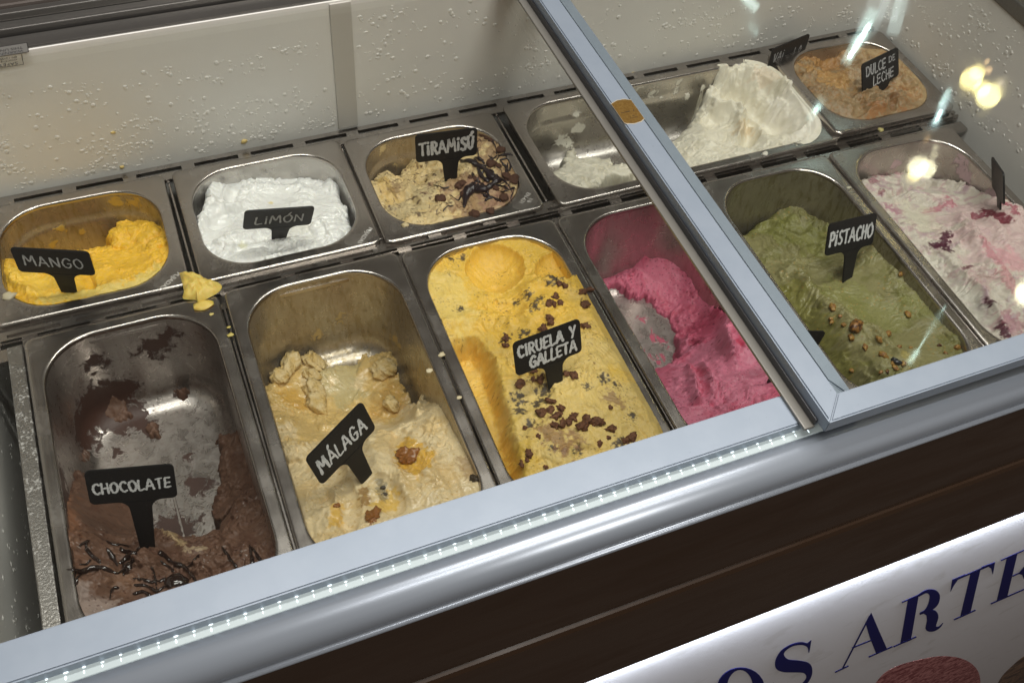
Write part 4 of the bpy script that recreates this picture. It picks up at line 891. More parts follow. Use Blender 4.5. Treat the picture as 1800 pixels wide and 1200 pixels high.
crumbs = zk((1245, 440), (1150, 450), (1350, 490), (1060, 400), (1030, 440), (960, 380), (970, 330), (885, 345), (820, 370), (885, 280), (980, 455), (920, 465), (1260, 600), (730, 675), (680, 755), (1065, 90), (1010, 70), (760, 120), (665, 150), (820, 110), (1340, 325), (1325, 555), (715, 725), (1450, 580), (855, 775), (770, 60), (1130, 470), (1165, 425), (930, 400), (1500, 555), (800, 545), (700, 480)) + zc((1310, 745), (1240, 745), (1270, 700), (1225, 850), (1235, 885), (1495, 920), (1480, 660), (1490, 755), (900, 1065), (1300, 600), (1340, 610), (1180, 935), (895, 1010), (1530, 640))
for i, p in enumerate(crumbs):
    r = random.choice([.0031, .0036, .0027, .0042]) if i not in (20, 21, 22, 24, 30, 31) else .0018
    lump('biscuit_crumb', 'cir', *p, r, BISC, cir, 100 + i, (1.2, .95, .7), .3, .62)

# raspberry
RASM = ice_material('raspberry_ice_cream', .5, .12, .18)
ras = ice('ras', 'raspberry_ice_cream', 'pink raspberry ice cream dug down to the bottom of its pan', [
 (1170, 470, -88), (1120, 465, -94), (1200, 485, -90), (1190, 530, -104), (1060, 510, -104), (1140, 445, -82), (1130, 500, -104), (1240, 580, -80), (1220, 610, -84), (1200, 565, -106), (1250, 560, -78), (1280, 575, -48), (1300, 620, -32), (1250, 660, -38), (1340, 650, -30), (1200, 680, -46), (1170, 670, -62), (1220, 720, -30), (1300, 700, -24), (1350, 690, -18), (1250, 760, -16), (1230, 640, -66), (1215, 640, -74), (1290, 560, -42), (1140, 620, -112), (1100, 560, -112)],
 RASM, (.63, .150, .235), region=[(1020, 485, -88), (1050, 462, -88), (1100, 445, -88), (1135, 425, -76), (1150, 440, -84), (1212, 446, -92), (1206, 500, -104), (1222, 525, -112), (1240, 545, -108), (1252, 540, -84), (1262, 530, -70), (1285, 552, -48), (1330, 540, -30), (1500, 650, 0), (1400, 900, 0), (1150, 900, 0), (1120, 640, -80), (1150, 648, -90), (1190, 645, -100), (1192, 610, -113), (1180, 570, -115), (1150, 540, -115), (1130, 528, -115), (1100, 525, -115), (1080, 500, -112), (1050, 525, -112)],
 drop=50, soft=5, wob=7, amp=.8, seed=44, lat=1.4, tear=.5, flow=100, folds=1.7, fine=.35, smooth=[(1170, 490, 18), (1300, 640, 18), (1330, 660, 14), (1250, 700, 10)],
 feats=[('ridge', zr((440, 20), (420, 100), (330, 90)), 8, 7), ('fold', zr((60, 80), (250, 40), (440, 10)), 6, 7), ('gouge', zr((880, 850), (1000, 780), (1100, 720)), 14, 6), ('ridge', zr((1110, 640), (1190, 620), (1220, 700)), 8, 9), ('ridge', zr((860, 1000), (960, 940), (1040, 960)), 9, 6), ('gouge', zr((950, 980), (1000, 960)), 6, 6), ('scoop', zr((1100, 880))[0], 17, 6), ('ridge', zr((1290, 700), (1260, 950), (1330, 1100)), 8, 7), ('fold', zr((1260, 900), (1300, 1030), (1340, 1150)), 5, 5), ('step', zr((1390, 960), (1520, 1040), (1440, 1040), (1380, 1000)), -3), ('ridge', zf((390, 380), (420, 520), (440, 640)), 7, 8), ('ridge', zf((480, 360), (540, 480), (570, 620)), 7, 8), ('gouge', zf((440, 400), (490, 500), (520, 640)), 8, 6), ('blob', zf((490, 610))[0], 11, 5), ('fold', zf((560, 330), (620, 430), (640, 560)), 6, 4), ('fold', zf((700, 460), (800, 460), (850, 580)), 5, 3), ('gouge', zf((600, 640), (640, 560)), 8, 5), ('fold', zf((640, 160), (700, 290), (740, 360)), 5, 5)],
 cols=[('swirl', 16, .0, .5, (.52, .09, .15), .6), ('spot', zf((600, 250), (800, 200), (700, 480), (450, 560)), 45, (.74, .25, .36), .75), ('spot', zr((1050, 800), (1000, 900)), 18, (.46, .055, .115), .6), ('speck', 1.7, .56, (.13, .01, .03), .9), ('spot', zr((980, 980)), 5, (.16, .01, .03), .8), ('spot', zf((780, 180)), 7, (.62, .06, .13), .7), ('wet', zf((700, 420)), 30, .35)])

# pistachio
PISM = ice_material('pistachio_ice_cream', .5, .10, .35, 520)
pis = ice('pis', 'pistachio_ice_cream', 'olive green pistachio ice cream strewn with nut pieces', [
 (1385, 372, -64), (1345, 398, -76), (1330, 420, -68), (1400, 430, -62), (1370, 440, -60), (1440, 440, -66), (1430, 470, -54), (1400, 500, -42), (1500, 500, -34), (1560, 480, -20), (1540, 430, -20), (1600, 540, -18), (1500, 560, -24), (1640, 600, -12), (1560, 620, -14), (1480, 590, -20), (1440, 520, -34), (1460, 560, -22), (1540, 660, -8), (1420, 560, -46), (1465, 640, -48), (1500, 690, -40), (1450, 600, -44), (1690, 620, -10), (1510, 650, -16), (1580, 440, -12), (1650, 540, -12)],
 PISM, (.245, .225, .098), region=[(1290, 410, -66), (1318, 405, -74), (1332, 385, -82), (1355, 388, -82), (1362, 362, -70), (1400, 360, -66), (1415, 372, -78), (1440, 398, -84), (1462, 430, -84), (1490, 448, -60), (1530, 448, -40), (1538, 412, -16), (1560, 410, -8), (1700, 420, 0), (1900, 700, 0), (1500, 800, 0), (1250, 500, 0)],
 drop=45, soft=6, wob=6, amp=.95, seed=57, lat=1.5, tear=.5, flow=55, folds=1.3, fine=.4, smooth=[(1520, 510, 26), (1560, 560, 26), (1600, 600, 20), (1440, 485, 14), (1600, 470, 14)],
 feats=[('ridge', [(1365, 380), (1390, 372), (1410, 372)], 9, 7), ('ridge', [(1335, 400), (1350, 395), (1365, 400)], 8, 8), ('blob', (1400, 395), 16, 6), ('gouge', [(1370, 420), (1400, 450), (1430, 440)], 10, 6), ('fold', zp((130, 400), (300, 560), (420, 680), (640, 780), (820, 960)), 8, 7), ('gouge', zp((300, 420), (480, 560), (700, 680), (860, 720)), 26, 5), ('fold', zp((0, 320), (120, 380), (160, 480)), 6, 4), ('fold', zp((270, 600), (260, 700), (340, 860)), 6, 4), ('step', zp((440, 980), (560, 1000), (600, 1100), (640, 1160), (720, 1140), (660, 1050), (560, 920)), -3.0), ('gouge', zp((620, 880), (720, 900), (800, 970)), 5, 3), ('fold', zp((700, 60), (900, 240), (1000, 420), (1180, 560)), 5, 2.2), ('fold', zp((560, 900), (700, 880)), 4, 2.5)],
 cols=[('swirl', 22, .0, .5, (.17, .165, .05), .75), ('spot', zp((450, 500), (700, 650), (900, 600)), 26, (.255, .26, .08), .5), ('spot', zp((300, 700), (500, 850), (800, 950), (1000, 1000)), 20, (.29, .262, .118), .6), ('spot', zp((20, 500), (250, 900), (400, 1120)), 12, (.21, .20, .045), .7), ('spot', [(1350, 400), (1400, 420), (1430, 430)], 20, (.22, .225, .055), .6), ('speck', 2.2, .54, (.42, .25, .06), .85, .0), ('speck', 1.8, .58, (.13, .11, .03), .8), ('spot', zp((880, 960), (920, 1000)), 6, (.40, .32, .08), .6), ('wet', zp((60, 420), (200, 560)), 16, .7), ('wet', zp((600, 600), (700, 300)), 34, .25)])
NUT = (lambda t: (t.principled(t.mix(t.ramp(t.noise(t.coord(), 330, 3), .3, .7), (.42, .25, .05), (.22, .09, .025)), .42, 0.0, t.bump(t.noise(t.coord(), 800, 3), .6, .001)), t.m)[1])(NT('pistachio_nut'))
NUTD = (lambda t: (t.principled(t.mix(t.ramp(t.noise(t.coord(), 260, 3), .35, .6), (.05, .018, .008), (.33, .15, .035)), .35, 0.0, t.bump(t.noise(t.coord(), 500, 3), .6, .001)), t.m)[1])(NT('toasted_nut'))
nuts = [((530, 755), .0072, 1), ((495, 830), .0032, 0), ((705, 845), .0034, 0), ((775, 805), .0032, 0), ((600, 905), .0030, 0), ((735, 970), .0040, 0), ((920, 655), .0034, 0), ((715, 120), .0034, 0), ((880, 245), .0028, 0), ((870, 355), .0028, 0), ((440, 735), .0024, 0), ((355, 605), .0040, 0), ((345, 690), .0022, 0), ((350, 715), .0022, 0), ((830, 1060), .0030, 0), ((1295, 905), .0030, 0), ((860, 900), .0022, 0), ((500, 1080), .0024, 0), ((1100, 480), .0026, 0), ((935, 330), .0018, 0), ((890, 1030), .0026, 0), ((1160, 890), .0020, 1), ((1205, 950), .0022, 1), ((415, 670), .0018, 1), ((770, 1085), .0018, 1), ((720, 1090), .0018, 1), ((945, 905), .0016, 0), ((810, 265), .0016, 0), ((805, 1025), .0022, 0)]
for i, (p, r, k) in enumerate(nuts):
    lump('nut_piece', 'pis', *zp(p)[0], r, NUTD if k else NUT, pis, 300 + i, (1.25, .85, .75), .25, .35)
lump('nut_piece', 'pis', *zp((835, 1015))[0], .0042, simple('dark_nut', (.025, .027, .03), .25), pis, 390, (1.2, .7, .6), .2, .35)

# cherry swirl
CHEM = ice_material('cherry_ice_cream', .48, .14, .3)
che = ice('che', 'cherry_swirl_ice_cream', 'white ice cream marbled with pink and dark cherry sauce', [
 (1530, 330, -36), (1560, 302, -50), (1600, 325, -46), (1640, 332, -44), (1650, 345, -30), (1600, 370, -28), (1560, 360, -28), (1640, 420, -14), (1700, 360, -20), (1740, 360, -10), (1690, 450, -8), (1750, 420, 0), (1700, 520, -4), (1760, 520, 5), (1640, 480, -14), (1785, 385, 2), (1740, 580, -6), (1800, 480, 7), (1660, 430, -12), (1600, 400, -22), (1680, 540, -18), (1650, 490, -18)],
 CHEM, (.60, .545, .465), region=[(1490, 330, -36), (1525, 318, -44), (1535, 298, -54), (1570, 290, -56), (1600, 312, -56), (1650, 325, -56), (1670, 327, -44), (1700, 328, -32), (1718, 338, -28), (1728, 350, -24), (1745, 346, -10), (1760, 340, -4), (1900, 330, 0), (2000, 800, 0), (1700, 800, 0), (1450, 400, 0)],
 drop=40, soft=5, wob=5, amp=.85, seed=63, lat=1.3, over=3, flow=60, folds=1.4, fine=.45, smooth=[(1640, 380, 20), (1700, 355, 12), (1770, 440, 20), (1780, 410, 16), (1665, 500, 8)],
 feats=[('ridge', z5((200, 380), (280, 340), (340, 360), (420, 380)), 9, 6), ('gouge', z5((230, 620), (400, 640), (600, 560), (800, 530)), 6, 6), ('fold', z5((860, 530), (1080, 520), (1240, 590), (1340, 650), (1450, 660)), 7, 5), ('gouge', z5((1120, 690), (1250, 690), (1400, 720)), 14, 4), ('fold', z5((1120, 850), (1180, 1000), (1300, 1150)), 8, 6), ('fold', z5((1440, 880), (1560, 1000), (1700, 900)), 6, 3), ('gouge', z6((200, 280), (500, 600), (850, 1050)), 9, 8), ('fold', z6((380, 330), (700, 700), (900, 1000)), 10, 5), ('fold', z6((560, 30), (700, 230), (900, 450), (1050, 700)), 8, 6), ('fold', z6((960, 50), (980, 140), (1100, 230)), 5, 3), ('fold', z6((900, 160), (1000, 200), (1010, 300)), 4, 2.5), ('blob', z5((1620, 830))[0], 12, 4), ('blob', z5((1320, 860))[0], 9, -4)],
 cols=[('vein', 26, .62, .85, (.42, .22, .27), .5), ('swirl', 14, .25, .6, (.47, .33, .37), .7), ('spot', z5((1300, 850), (1600, 950), (1750, 1100), (1500, 1100)), 46, (.58, .42, .41), .75), ('spot', z6((760, 180), (950, 480), (1060, 690)), 6, (.52, .17, .22), .6), ('spot', z6((1000, 300), (1130, 430)), 12, (.64, .33, .36), .7), ('spot', z5((1400, 780), (1480, 850), (1600, 910)), 6, (.16, .012, .03), .95), ('spot', z5((1560, 720), (1680, 760), (1690, 850)), 4, (.34, .06, .10), .8), ('spot', z5((1290, 830), (1350, 830)), 5, (.22, .03, .06), .85), ('spot', z5((780, 790), (900, 760), (1050, 720), (1000, 660)), 5, (.46, .15, .20), .75, 1.3), ('spot', z5((230, 400), (320, 380), (430, 370)), 8, (.46, .17, .22), .6, 1.4), ('spot', z5((180, 500), (230, 480)), 5, (.26, .06, .11), .7), ('spot', z5((380, 760), (470, 800)), 6, (.36, .12, .20), .7, 1.3), ('spot', z5((870, 1160), (960, 1130), (960, 1060)), 5, (.075, .004, .025), .95, 1.4), ('spot', z6((250, 190), (340, 200), (400, 260)), 4.5, (.06, .003, .02), .95, 1.5), ('spot', z6((810, 820)), 5, (.06, .003, .02), .95, 1.3), ('spot', z6((950, 1060), (1000, 1150)), 4.5, (.07, .004, .022), .95, 1.3), ('spot', z6((530, 470), (620, 430)), 2.5, (.13, .02, .04), .8, 1.2), ('spot', z6((750, 560)), 12, (.42, .22, .24), .45, 1.4), ('spot', z6((1000, 950), (1100, 1080)), 8, (.42, .16, .21), .55, 1.4), ('spot', z5((300, 590)), 4, (.2, .03, .06), .7, 1.3), ('spot', z5((640, 800), (780, 960)), 16, (.66, .62, .47), .5), ('spot', z6((200, 280), (800, 1000)), 7, (.62, .60, .52), .6)])

# mango
MANM = ice_material('mango_sorbet', .5, .2, .22, 450)
mango = ice('mango', 'mango_sorbet', 'bright yellow mango ice cream, partly scooped away', [
 (60, 530, -4), (130, 522, -4), (200, 508, -5), (270, 475, -6), (100, 490, -14), (180, 480, -14), (240, 440, -24), (280, 420, -22), (270, 390, -32), (230, 410, -30), (30, 490, -14), (180, 455, -26), (100, 468, -27), (10, 480, -16), (288, 450, -10), (220, 470, -16)],
 MANM, (.88, .53, .055), region=[(-20, 470, -34), (30, 474, -34), (100, 466, -38), (160, 452, -40), (190, 446, -40), (200, 440, -44), (195, 425, -46), (213, 400, -48), (235, 402, -48), (255, 388, -48), (258, 372, -46), (280, 355, -38), (320, 350, -20), (400, 420, 0), (350, 600, 0), (-100, 650, 0), (-100, 480, -20)],
 drop=30, soft=6, wob=5, amp=.9, seed=71, lat=1.3, flow=-10, folds=1.0, fine=.4, smooth=[(230, 460, 16), (70, 500, 14), (190, 490, 12), (140, 500, 10)],
 feats=[('step', zm((700, 820), (850, 790), (1080, 800), (1200, 760), (1230, 850), (1100, 980), (900, 1060), (740, 1090), (680, 960)), 3.2), ('blob', zm((920, 680))[0], 17, 6), ('blob', zm((1100, 650))[0], 17, 6), ('blob', zm((1180, 740))[0], 12, 4), ('fold', zm((80, 880), (140, 1000), (260, 1140)), 6, 5), ('gouge', zm((0, 1010), (100, 1080), (250, 1150)), 8, 5), ('fold', zm((20, 920), (60, 960)), 8, 4), ('fold', zm((640, 1100), (760, 1090), (1000, 1030), (1170, 960)), 6, 3), ('gouge', zm((560, 950), (660, 940), (690, 1060)), 6, 3)],
 cols=[('swirl', 20, .05, .5, (.76, .44, .035), .6), ('spot', zm((350, 1150), (650, 1110), (1000, 1060), (1190, 930)), 7, (.72, .58, .17), .75), ('spot', zm((150, 1000), (300, 1050)), 16, (.90, .62, .10), .6), ('spot', zm((1000, 680), (1150, 700)), 20, (.74, .46, .05), .6), ('spot', zm((40, 1050), (120, 1120)), 10, (.70, .40, .03), .6)])

# lemon
LIMM = ice_material('lemon_sorbet', .36, .2, .25, 420, .5)
limon = ice('limon', 'lemon_sorbet', 'snow white lemon sorbet, soft and glossy', [
 (400, 345, -16), (500, 335, -26), (560, 335, -26), (590, 350, -22), (470, 375, -16), (550, 380, -16), (370, 400, -12), (362, 430, -9), (420, 440, -8), (480, 440, -10), (590, 400, -16), (612, 425, -12), (560, 440, -9), (385, 330, -20), (440, 460, -5), (520, 455, -7), (390, 380, -14)],
 LIMM, (.86, .86, .835), region=[(340, 430, -4), (352, 390, -14), (368, 345, -28), (380, 328, -34), (430, 318, -38), (438, 316, -38), (500, 323, -44), (555, 332, -44), (575, 322, -38), (590, 330, -38), (603, 370, -38), (622, 425, -26), (640, 440, 0), (600, 500, 0), (300, 520, 0), (310, 420, 0)],
 drop=30, soft=5, wob=4, amp=.8, seed=83, lat=1.2, flow=10, folds=1.4, fine=.35, smooth=[(480, 355, 18), (400, 350, 10), (520, 380, 16), (395, 400, 12)],
 feats=[('ridge', zl((560, 490), (530, 560), (560, 640), (640, 640)), 8, 6), ('ridge', zl((460, 470), (430, 570), (470, 640)), 10, 6), ('gouge', zl((600, 520), (580, 600)), 7, 5), ('fold', zl((700, 430), (760, 470), (900, 490), (1100, 470)), 7, 4), ('fold', zl((360, 800), (380, 690), (440, 620)), 8, 6), ('gouge', zl((470, 760), (600, 690), (700, 680)), 9, 4), ('blob', zl((1390, 790))[0], 16, 6), ('fold', zl((1000, 870), (1090, 900), (1200, 960)), 9, 5), ('gouge', zl((880, 950), (1000, 920), (1080, 920)), 7, 5), ('blob', zl((1340, 470))[0], 12, 4), ('fold', zl((540, 900), (640, 820), (760, 830)), 8, 4), ('blob', zl((520, 940))[0], 14, 4), ('gouge', zl((780, 870), (860, 830)), 6, 4), ('blob', zl((1250, 790))[0], 10, 4)],
 cols=[('spot', zl((885, 590)), 2.6, (.84, .70, .30), .8, .6), ('spot', zl((675, 925)), 4.5, (.74, .72, .50), .7, .6), ('spot', zl((1100, 800)), 14, (.80, .79, .70), .5), ('wet', zl((600, 800), (1100, 900), (1400, 800), (900, 560)), 40, .7)])

# tiramisu
TIRM = ice_material('tiramisu_ice_cream', .5, .12, .35)
tira = ice('tira', 'tiramisu_ice_cream', 'beige tiramisu ice cream with cocoa dust and dark sauce ribbons', [
 (690, 335, -28), (665, 325, -22), (760, 330, -24), (745, 292, -40), (800, 320, -16), (860, 260, -6), (880, 320, -3), (905, 300, -1), (850, 370, -3), (780, 385, -6), (720, 370, -14), (840, 240, -10), (830, 300, -9), (735, 340, -24), (700, 370, -14)],
 TIRM, (.70, .545, .285), region=[(640, 340, -18), (662, 312, -36), (680, 308, -42), (692, 322, -46), (700, 330, -54), (712, 316, -56), (722, 298, -56), (735, 278, -56), (770, 282, -50), (790, 245, -30), (815, 225, -14), (835, 215, -6), (900, 200, 0), (980, 280, 0), (930, 430, 0), (720, 480, 0), (600, 380, 0)],
 drop=30, soft=5, wob=6, amp=1.0, seed=97, lat=1.6, tear=.6, flow=30, folds=1.2, fine=.8, smooth=[(815, 305, 9), (750, 345, 9), (695, 345, 8)],
 feats=[('ridge', z3((440, 560), (400, 640), (470, 720)), 8, 7), ('ridge', z3((620, 470), (680, 500), (800, 480)), 10, 9), ('blob', z3((1010, 510))[0], 11, 6), ('blob', z3((720, 700))[0], 14, 5), ('ridge', z3((570, 580), (600, 650), (560, 700)), 8, 6), ('gouge', z3((540, 720), (640, 760)), 8, 5), ('blob', z3((1180, 420))[0], 12, 3), ('blob', z3((880, 800))[0], 12, 4), ('fold', z3((540, 920), (700, 900), (900, 920)), 7, 4), ('gouge', z3((980, 680), (900, 700), (860, 760)), 6, 3)],
 cols=[('swirl', 16, .1, .55, (.60, .43, .18), .6), ('spot', z3((420, 640), (470, 740)), 11, (.60, .40, .12), .6), ('spot', z3((700, 680), (600, 820), (520, 850)), 14, (.46, .38, .22), .6), ('spot', z3((1150, 250), (1300, 400), (1400, 600), (1200, 760), (1000, 620), (1100, 850)), 20, (.24, .11, .065), .6, 2.4), ('speck', 1.7, .42, (.085, .036, .02), .9, -.1), ('speck', 4.2, .46, (.12, .05, .028), .85, -.05), ('vein', 22, .80, .93, (.05, .025, .02), .8), ('spot', z3((1200, 800), (1350, 720), (1050, 640)), 10, (.34, .18, .13), .6, 1.8), ('spot', z3((470, 700), (500, 640)), 6, (.16, .08, .04), .6, 1.6)])
COCOA = (lambda t: (t.principled(t.mix(t.noise(t.coord(), 500, 4), (.04, .014, .007), (.12, .045, .02)), .7, 0.0, t.bump(t.noise(t.coord(), 1100, 3), .9, .001)), t.m)[1])(NT('cocoa_biscuit'))
TS = simple('dark_sauce', (.017, .009, .012), .28)
strands('sauce_ribbon', 'tira', [(z3((1010, 800), (1030, 700), (1080, 650), (1160, 660), (1230, 620), (1270, 580)), .0040), (z3((980, 440), (1060, 450), (1150, 500), (1200, 560), (1270, 580)), .0029), (z3((1110, 480), (1140, 560), (1200, 610)), .0028), (z3((1080, 420), (1120, 470), (1180, 480)), .0012), (z3((1280, 440), (1340, 430), (1360, 500), (1320, 530)), .0008), (z3((780, 620), (850, 650), (900, 640)), .0009), (z3((900, 700), (960, 740), (990, 700)), .0008), (z3((1190, 400), (1230, 430), (1260, 400)), .0010), (z3((1270, 560), (1320, 600), (1370, 680)), .0009), (z3((850, 830), (880, 790), (930, 780)), .0006), (z3((1110, 340), (1120, 430)), .0009)], TS, tira, 9)
rs = random.Random(4); extra = []
for i in range(30):
    a = rs.uniform(0, 6.28); r_ = math.sqrt(rs.random()); x = 1190 + 230 * r_ * math.cos(a); y = 560 + 250 * r_ * math.sin(a)
    if x < 1010 and y < 620: continue
    t = rs.uniform(0, 6.28); pts = [(x, y)]
    for k in range(rs.randint(2, 4)): t += rs.uniform(-.8, .8); x += 38 * math.cos(t); y += 38 * math.sin(t); pts.append((x, y))
    if all(1000 < q[0] < 1400 and 250 < q[1] < 850 for q in pts): extra.append((z3(*pts), rs.choice([.0006, .0008, .0010, .0014])))
strands('sauce_ribbon', 'tira', extra, TS, tira, 40)
for i, p in enumerate(z3((1180, 265), (1215, 290), (1290, 360), (1240, 460), (1270, 480), (1210, 460), (1390, 570), (1330, 560), (1090, 580), (1060, 570), (1000, 610), (970, 630), (830, 730), (1310, 720), (1090, 845), (1160, 240), (1250, 650), (1380, 590), (1210, 820), (1010, 690))):
    lump('cocoa_crumb', 'tira', *p, random.choice([.0032, .0044, .0052]), COCOA, tira, 500 + i, (1.1, 1, .6), .35, .35)

# vanilla
VANM = ice_material('vanilla_ice_cream', .42, .18, .28, 420)
van_ctrl = [(1270, 127, -10), (1300, 127, -8), (1335, 132, -3), (1370, 148, 4), (1400, 160, 9), (1422, 192, 8), (1434, 216, 4), (1250, 172, -28), (1285, 160, -18), (1312, 176, -22), (1345, 192, -16), (1378, 215, -13), (1398, 236, -5), (1360, 240, -15), (1262, 220, -26), (1290, 230, -26), (1318, 255, -30), (1340, 265, -16), (1200, 266, -34), (1250, 272, -20), (1310, 278, -16), (1020, 305, -46), (1060, 305, -52), (1000, 322, -36), (1090, 315, -56), (1130, 260, -70), (1235, 197, -44), (1230, 290, -20), (1380, 170, 5), (1320, 140, -8)]
van = ice('van', 'vanilla_ice_cream', 'creamy white vanilla ice cream, mostly pushed to one end', van_ctrl, VANM, (.73, .69, .57),
 region=[[(966, 312, -44), (985, 300, -56), (996, 268, -66), (1008, 250, -66), (1016, 258, -66), (1010, 280, -66), (1050, 276, -68), (1072, 272, -68), (1078, 292, -70), (1112, 300, -70), (1115, 318, -68), (1075, 312, -66), (1050, 335, -48), (1015, 338, -36)],
         [(1165, 264, -50), (1190, 252, -58), (1212, 228, -62), (1238, 198, -64), (1244, 184, -62), (1224, 192, -58), (1224, 160, -48), (1255, 148, -38), (1250, 138, -32), (1232, 142, -26), (1245, 124, -18), (1275, 108, -8), (1320, 90, 0), (1420, 100, 0), (1500, 180, 0), (1500, 260, 0), (1250, 350, 0), (1205, 315, -8), (1190, 292, -28), (1178, 278, -42)]],
 drop=40, soft=7, wob=5, amp=.8, seed=111, lat=1.5, flow=40, folds=.9, fine=.6, over=8, smooth=[(1340, 190, 20), (1380, 215, 22), (1400, 180, 14), (1265, 220, 22), (1315, 250, 16), (1425, 200, 12)],
 feats=[('gouge', zv((950, 430), (1150, 500), (1350, 660), (1450, 800)), 22, 17), ('gouge', zv((760, 720), (770, 860), (790, 930)), 20, 12), ('gouge', zv((1060, 740), (1080, 850), (1020, 980)), 12, 14), ('fold', zv((960, 640), (990, 760), (960, 920)), 5, 7), ('ridge', zv((540, 480), (640, 560), (760, 600), (900, 600)), 13, 12), ('gouge', zv((700, 330), (860, 400), (980, 420)), 10, 9), ('fold', zv((560, 300), (680, 270), (760, 320)), 8, 6), ('blob', zv((720, 240))[0], 11, 6), ('blob', zv((830, 260))[0], 12, 7), ('blob', zv((980, 240))[0], 13, 7), ('blob', zv((1080, 280))[0], 10, 5), ('blob', zv((620, 450))[0], 11, 6), ('blob', zv((1480, 340))[0], 13, 7), ('blob', zv((1530, 310))[0], 8, 5), ('fold', zv((1150, 350), (1200, 480), (1350, 540), (1480, 620), (1560, 780)), 8, 6), ('fold', zv((1560, 860), (1640, 800), (1700, 820)), 7, 5), ('ridge', zv((1010, 690), (1020, 730)), 5, 7), ('fold', zv((1130, 720), (1160, 850), (1250, 960)), 6, 4), ('fold', zv((400, 920), (600, 980), (750, 960)), 8, 4)],
 cols=[('swirl', 18, .1, .5, (.66, .61, .47), .6), ('spot', zv((960, 840), (1060, 760)), 9, (.66, .52, .32), .6), ('spot', zv((1200, 250), (1280, 270)), 12, (.66, .54, .40), .6), ('spot', zv((1500, 500), (1700, 700), (1650, 850)), 20, (.78, .74, .65), .7)])

# dulce de leche
DULM = ice_material('dulce_ice_cream', .45, .12, .3)
dulce = ice('dulce', 'dulce_de_leche_ice_cream', 'caramel brown dulce de leche ice cream filling the far corner pan', [
 (1430, 110, -22), (1420, 150, -8), (1480, 105, -18), (1470, 150, -10), (1520, 170, -7), (1480, 190, -1), (1540, 200, 2), (1600, 180, 1), (1560, 110, -3), (1610, 150, -2), (1520, 100, -9), (1590, 200, 0), (1450, 125, -26), (1410, 125, -10), (1620, 170, -3), (1460, 95, -20)],
 DULM, (.29, .205, .11), amp=1.4, flow=35, folds=1.4, fine=.7, seed=121, lat=1.5, over=0, tear=.4, smooth=[(1550, 110, 16), (1610, 150, 14), (1520, 140, 10), (1600, 185, 12)],
 feats=[('fold', zd((260, 560), (450, 430), (600, 300), (700, 230)), 7, 6), ('gouge', zd((280, 520), (420, 440), (540, 380)), 10, 8), ('ridge', zd((200, 300), (340, 320), (470, 330)), 12, 7), ('gouge', zd((860, 620), (960, 600), (1050, 660)), 11, 8), ('gouge', zd((1190, 600), (1340, 620), (1430, 740)), 11, 6), ('fold', zd((1340, 560), (1430, 620), (1420, 740)), 6, 4), ('blob', zd((1000, 860))[0], 15, 5), ('gouge', zd((930, 800), (840, 900), (800, 960)), 8, 5), ('fold', zd((1080, 830), (1130, 870), (1130, 960)), 6, 4), ('ridge', zd((820, 770), (930, 740), (1000, 690)), 8, 4), ('fold', zd((550, 680), (620, 780), (700, 860)), 8, 3), ('blob', zd((1260, 800))[0], 12, 4), ('gouge', zd((1160, 800), (1180, 900)), 6, 5)],
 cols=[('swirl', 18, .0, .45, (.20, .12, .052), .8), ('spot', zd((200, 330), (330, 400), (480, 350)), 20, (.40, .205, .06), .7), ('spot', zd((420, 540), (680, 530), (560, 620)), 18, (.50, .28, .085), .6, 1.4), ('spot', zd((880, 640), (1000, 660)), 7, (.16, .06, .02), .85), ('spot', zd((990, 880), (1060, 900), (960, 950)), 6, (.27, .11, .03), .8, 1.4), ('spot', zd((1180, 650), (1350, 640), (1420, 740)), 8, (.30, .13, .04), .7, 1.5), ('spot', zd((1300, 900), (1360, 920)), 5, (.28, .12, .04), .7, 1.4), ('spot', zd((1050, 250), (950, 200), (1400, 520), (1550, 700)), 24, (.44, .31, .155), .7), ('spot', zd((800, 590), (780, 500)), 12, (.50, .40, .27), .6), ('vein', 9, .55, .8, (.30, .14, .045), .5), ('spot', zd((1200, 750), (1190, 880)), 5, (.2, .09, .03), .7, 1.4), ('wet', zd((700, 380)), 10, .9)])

# the scrap of mango on the rack
MS = (lambda t: (t.principled(t.mix(t.ramp(t.noise(t.coord(), 160, 4), .3, .7), (.74, .52, .10), (.84, .64, .17)), .42, 0.0, t.bump(t.noise(t.coord(), 400, 4), .5, .001), Subsurface_Weight=.2, Subsurface_Scale=.003), t.m)[1])(NT('mango_scrap'))
pts = [at_z(*p, .001) for p in zm((1350, 940), (1420, 935), (1500, 965), (1560, 985), (1590, 1010), (1640, 1010), (1672, 1045), (1640, 1090), (1570, 1130), (1500, 1165), (1470, 1145), (1380, 1135), (1385, 1080), (1370, 1010))]
c = np.mean(pts, 0); N = 26; vv = []; ff = []
ring = catmull([p for p in pts] + [pts[0]], 5)[:-1]; ring = [np.array(p) for p in ring]; m = len(ring)
for k in range(9):
    s = 1 - k / 8.0
    for i, p in enumerate(ring):
        q = c + (p - c) * (s if k else 1.0) + np.array([0, 0, 0]); hgt = .0085 * (1 - s ** 2.5) ** .7 * (1 + .45 * float(fbm(np.array(q[0] * 1000), np.array(q[1] * 1000), 9, 3, 5))) if k else 0
        vv.append((q[0], q[1], .0008 + hgt + .002 * float(fbm(np.array(q[0] * 1000), np.array(q[1] * 1000), 4, 3, 8)) * (k > 0)))
for k in range(8):
    for i in range(m): ff.append((k * m + i, k * m + (i + 1) % m, (k + 1) * m + (i + 1) % m, (k + 1) * m + i))
o = mesh_obj('ice_cream_scrap', vv, ff, MS, None, True, origin=tuple(c)); tag(o, 'dropped lump of mango ice cream where four pans meet', 'ice cream')
v, f = ico(2); q = at_z(1530 * .23333, 260 + 1185 * .23333, .001)
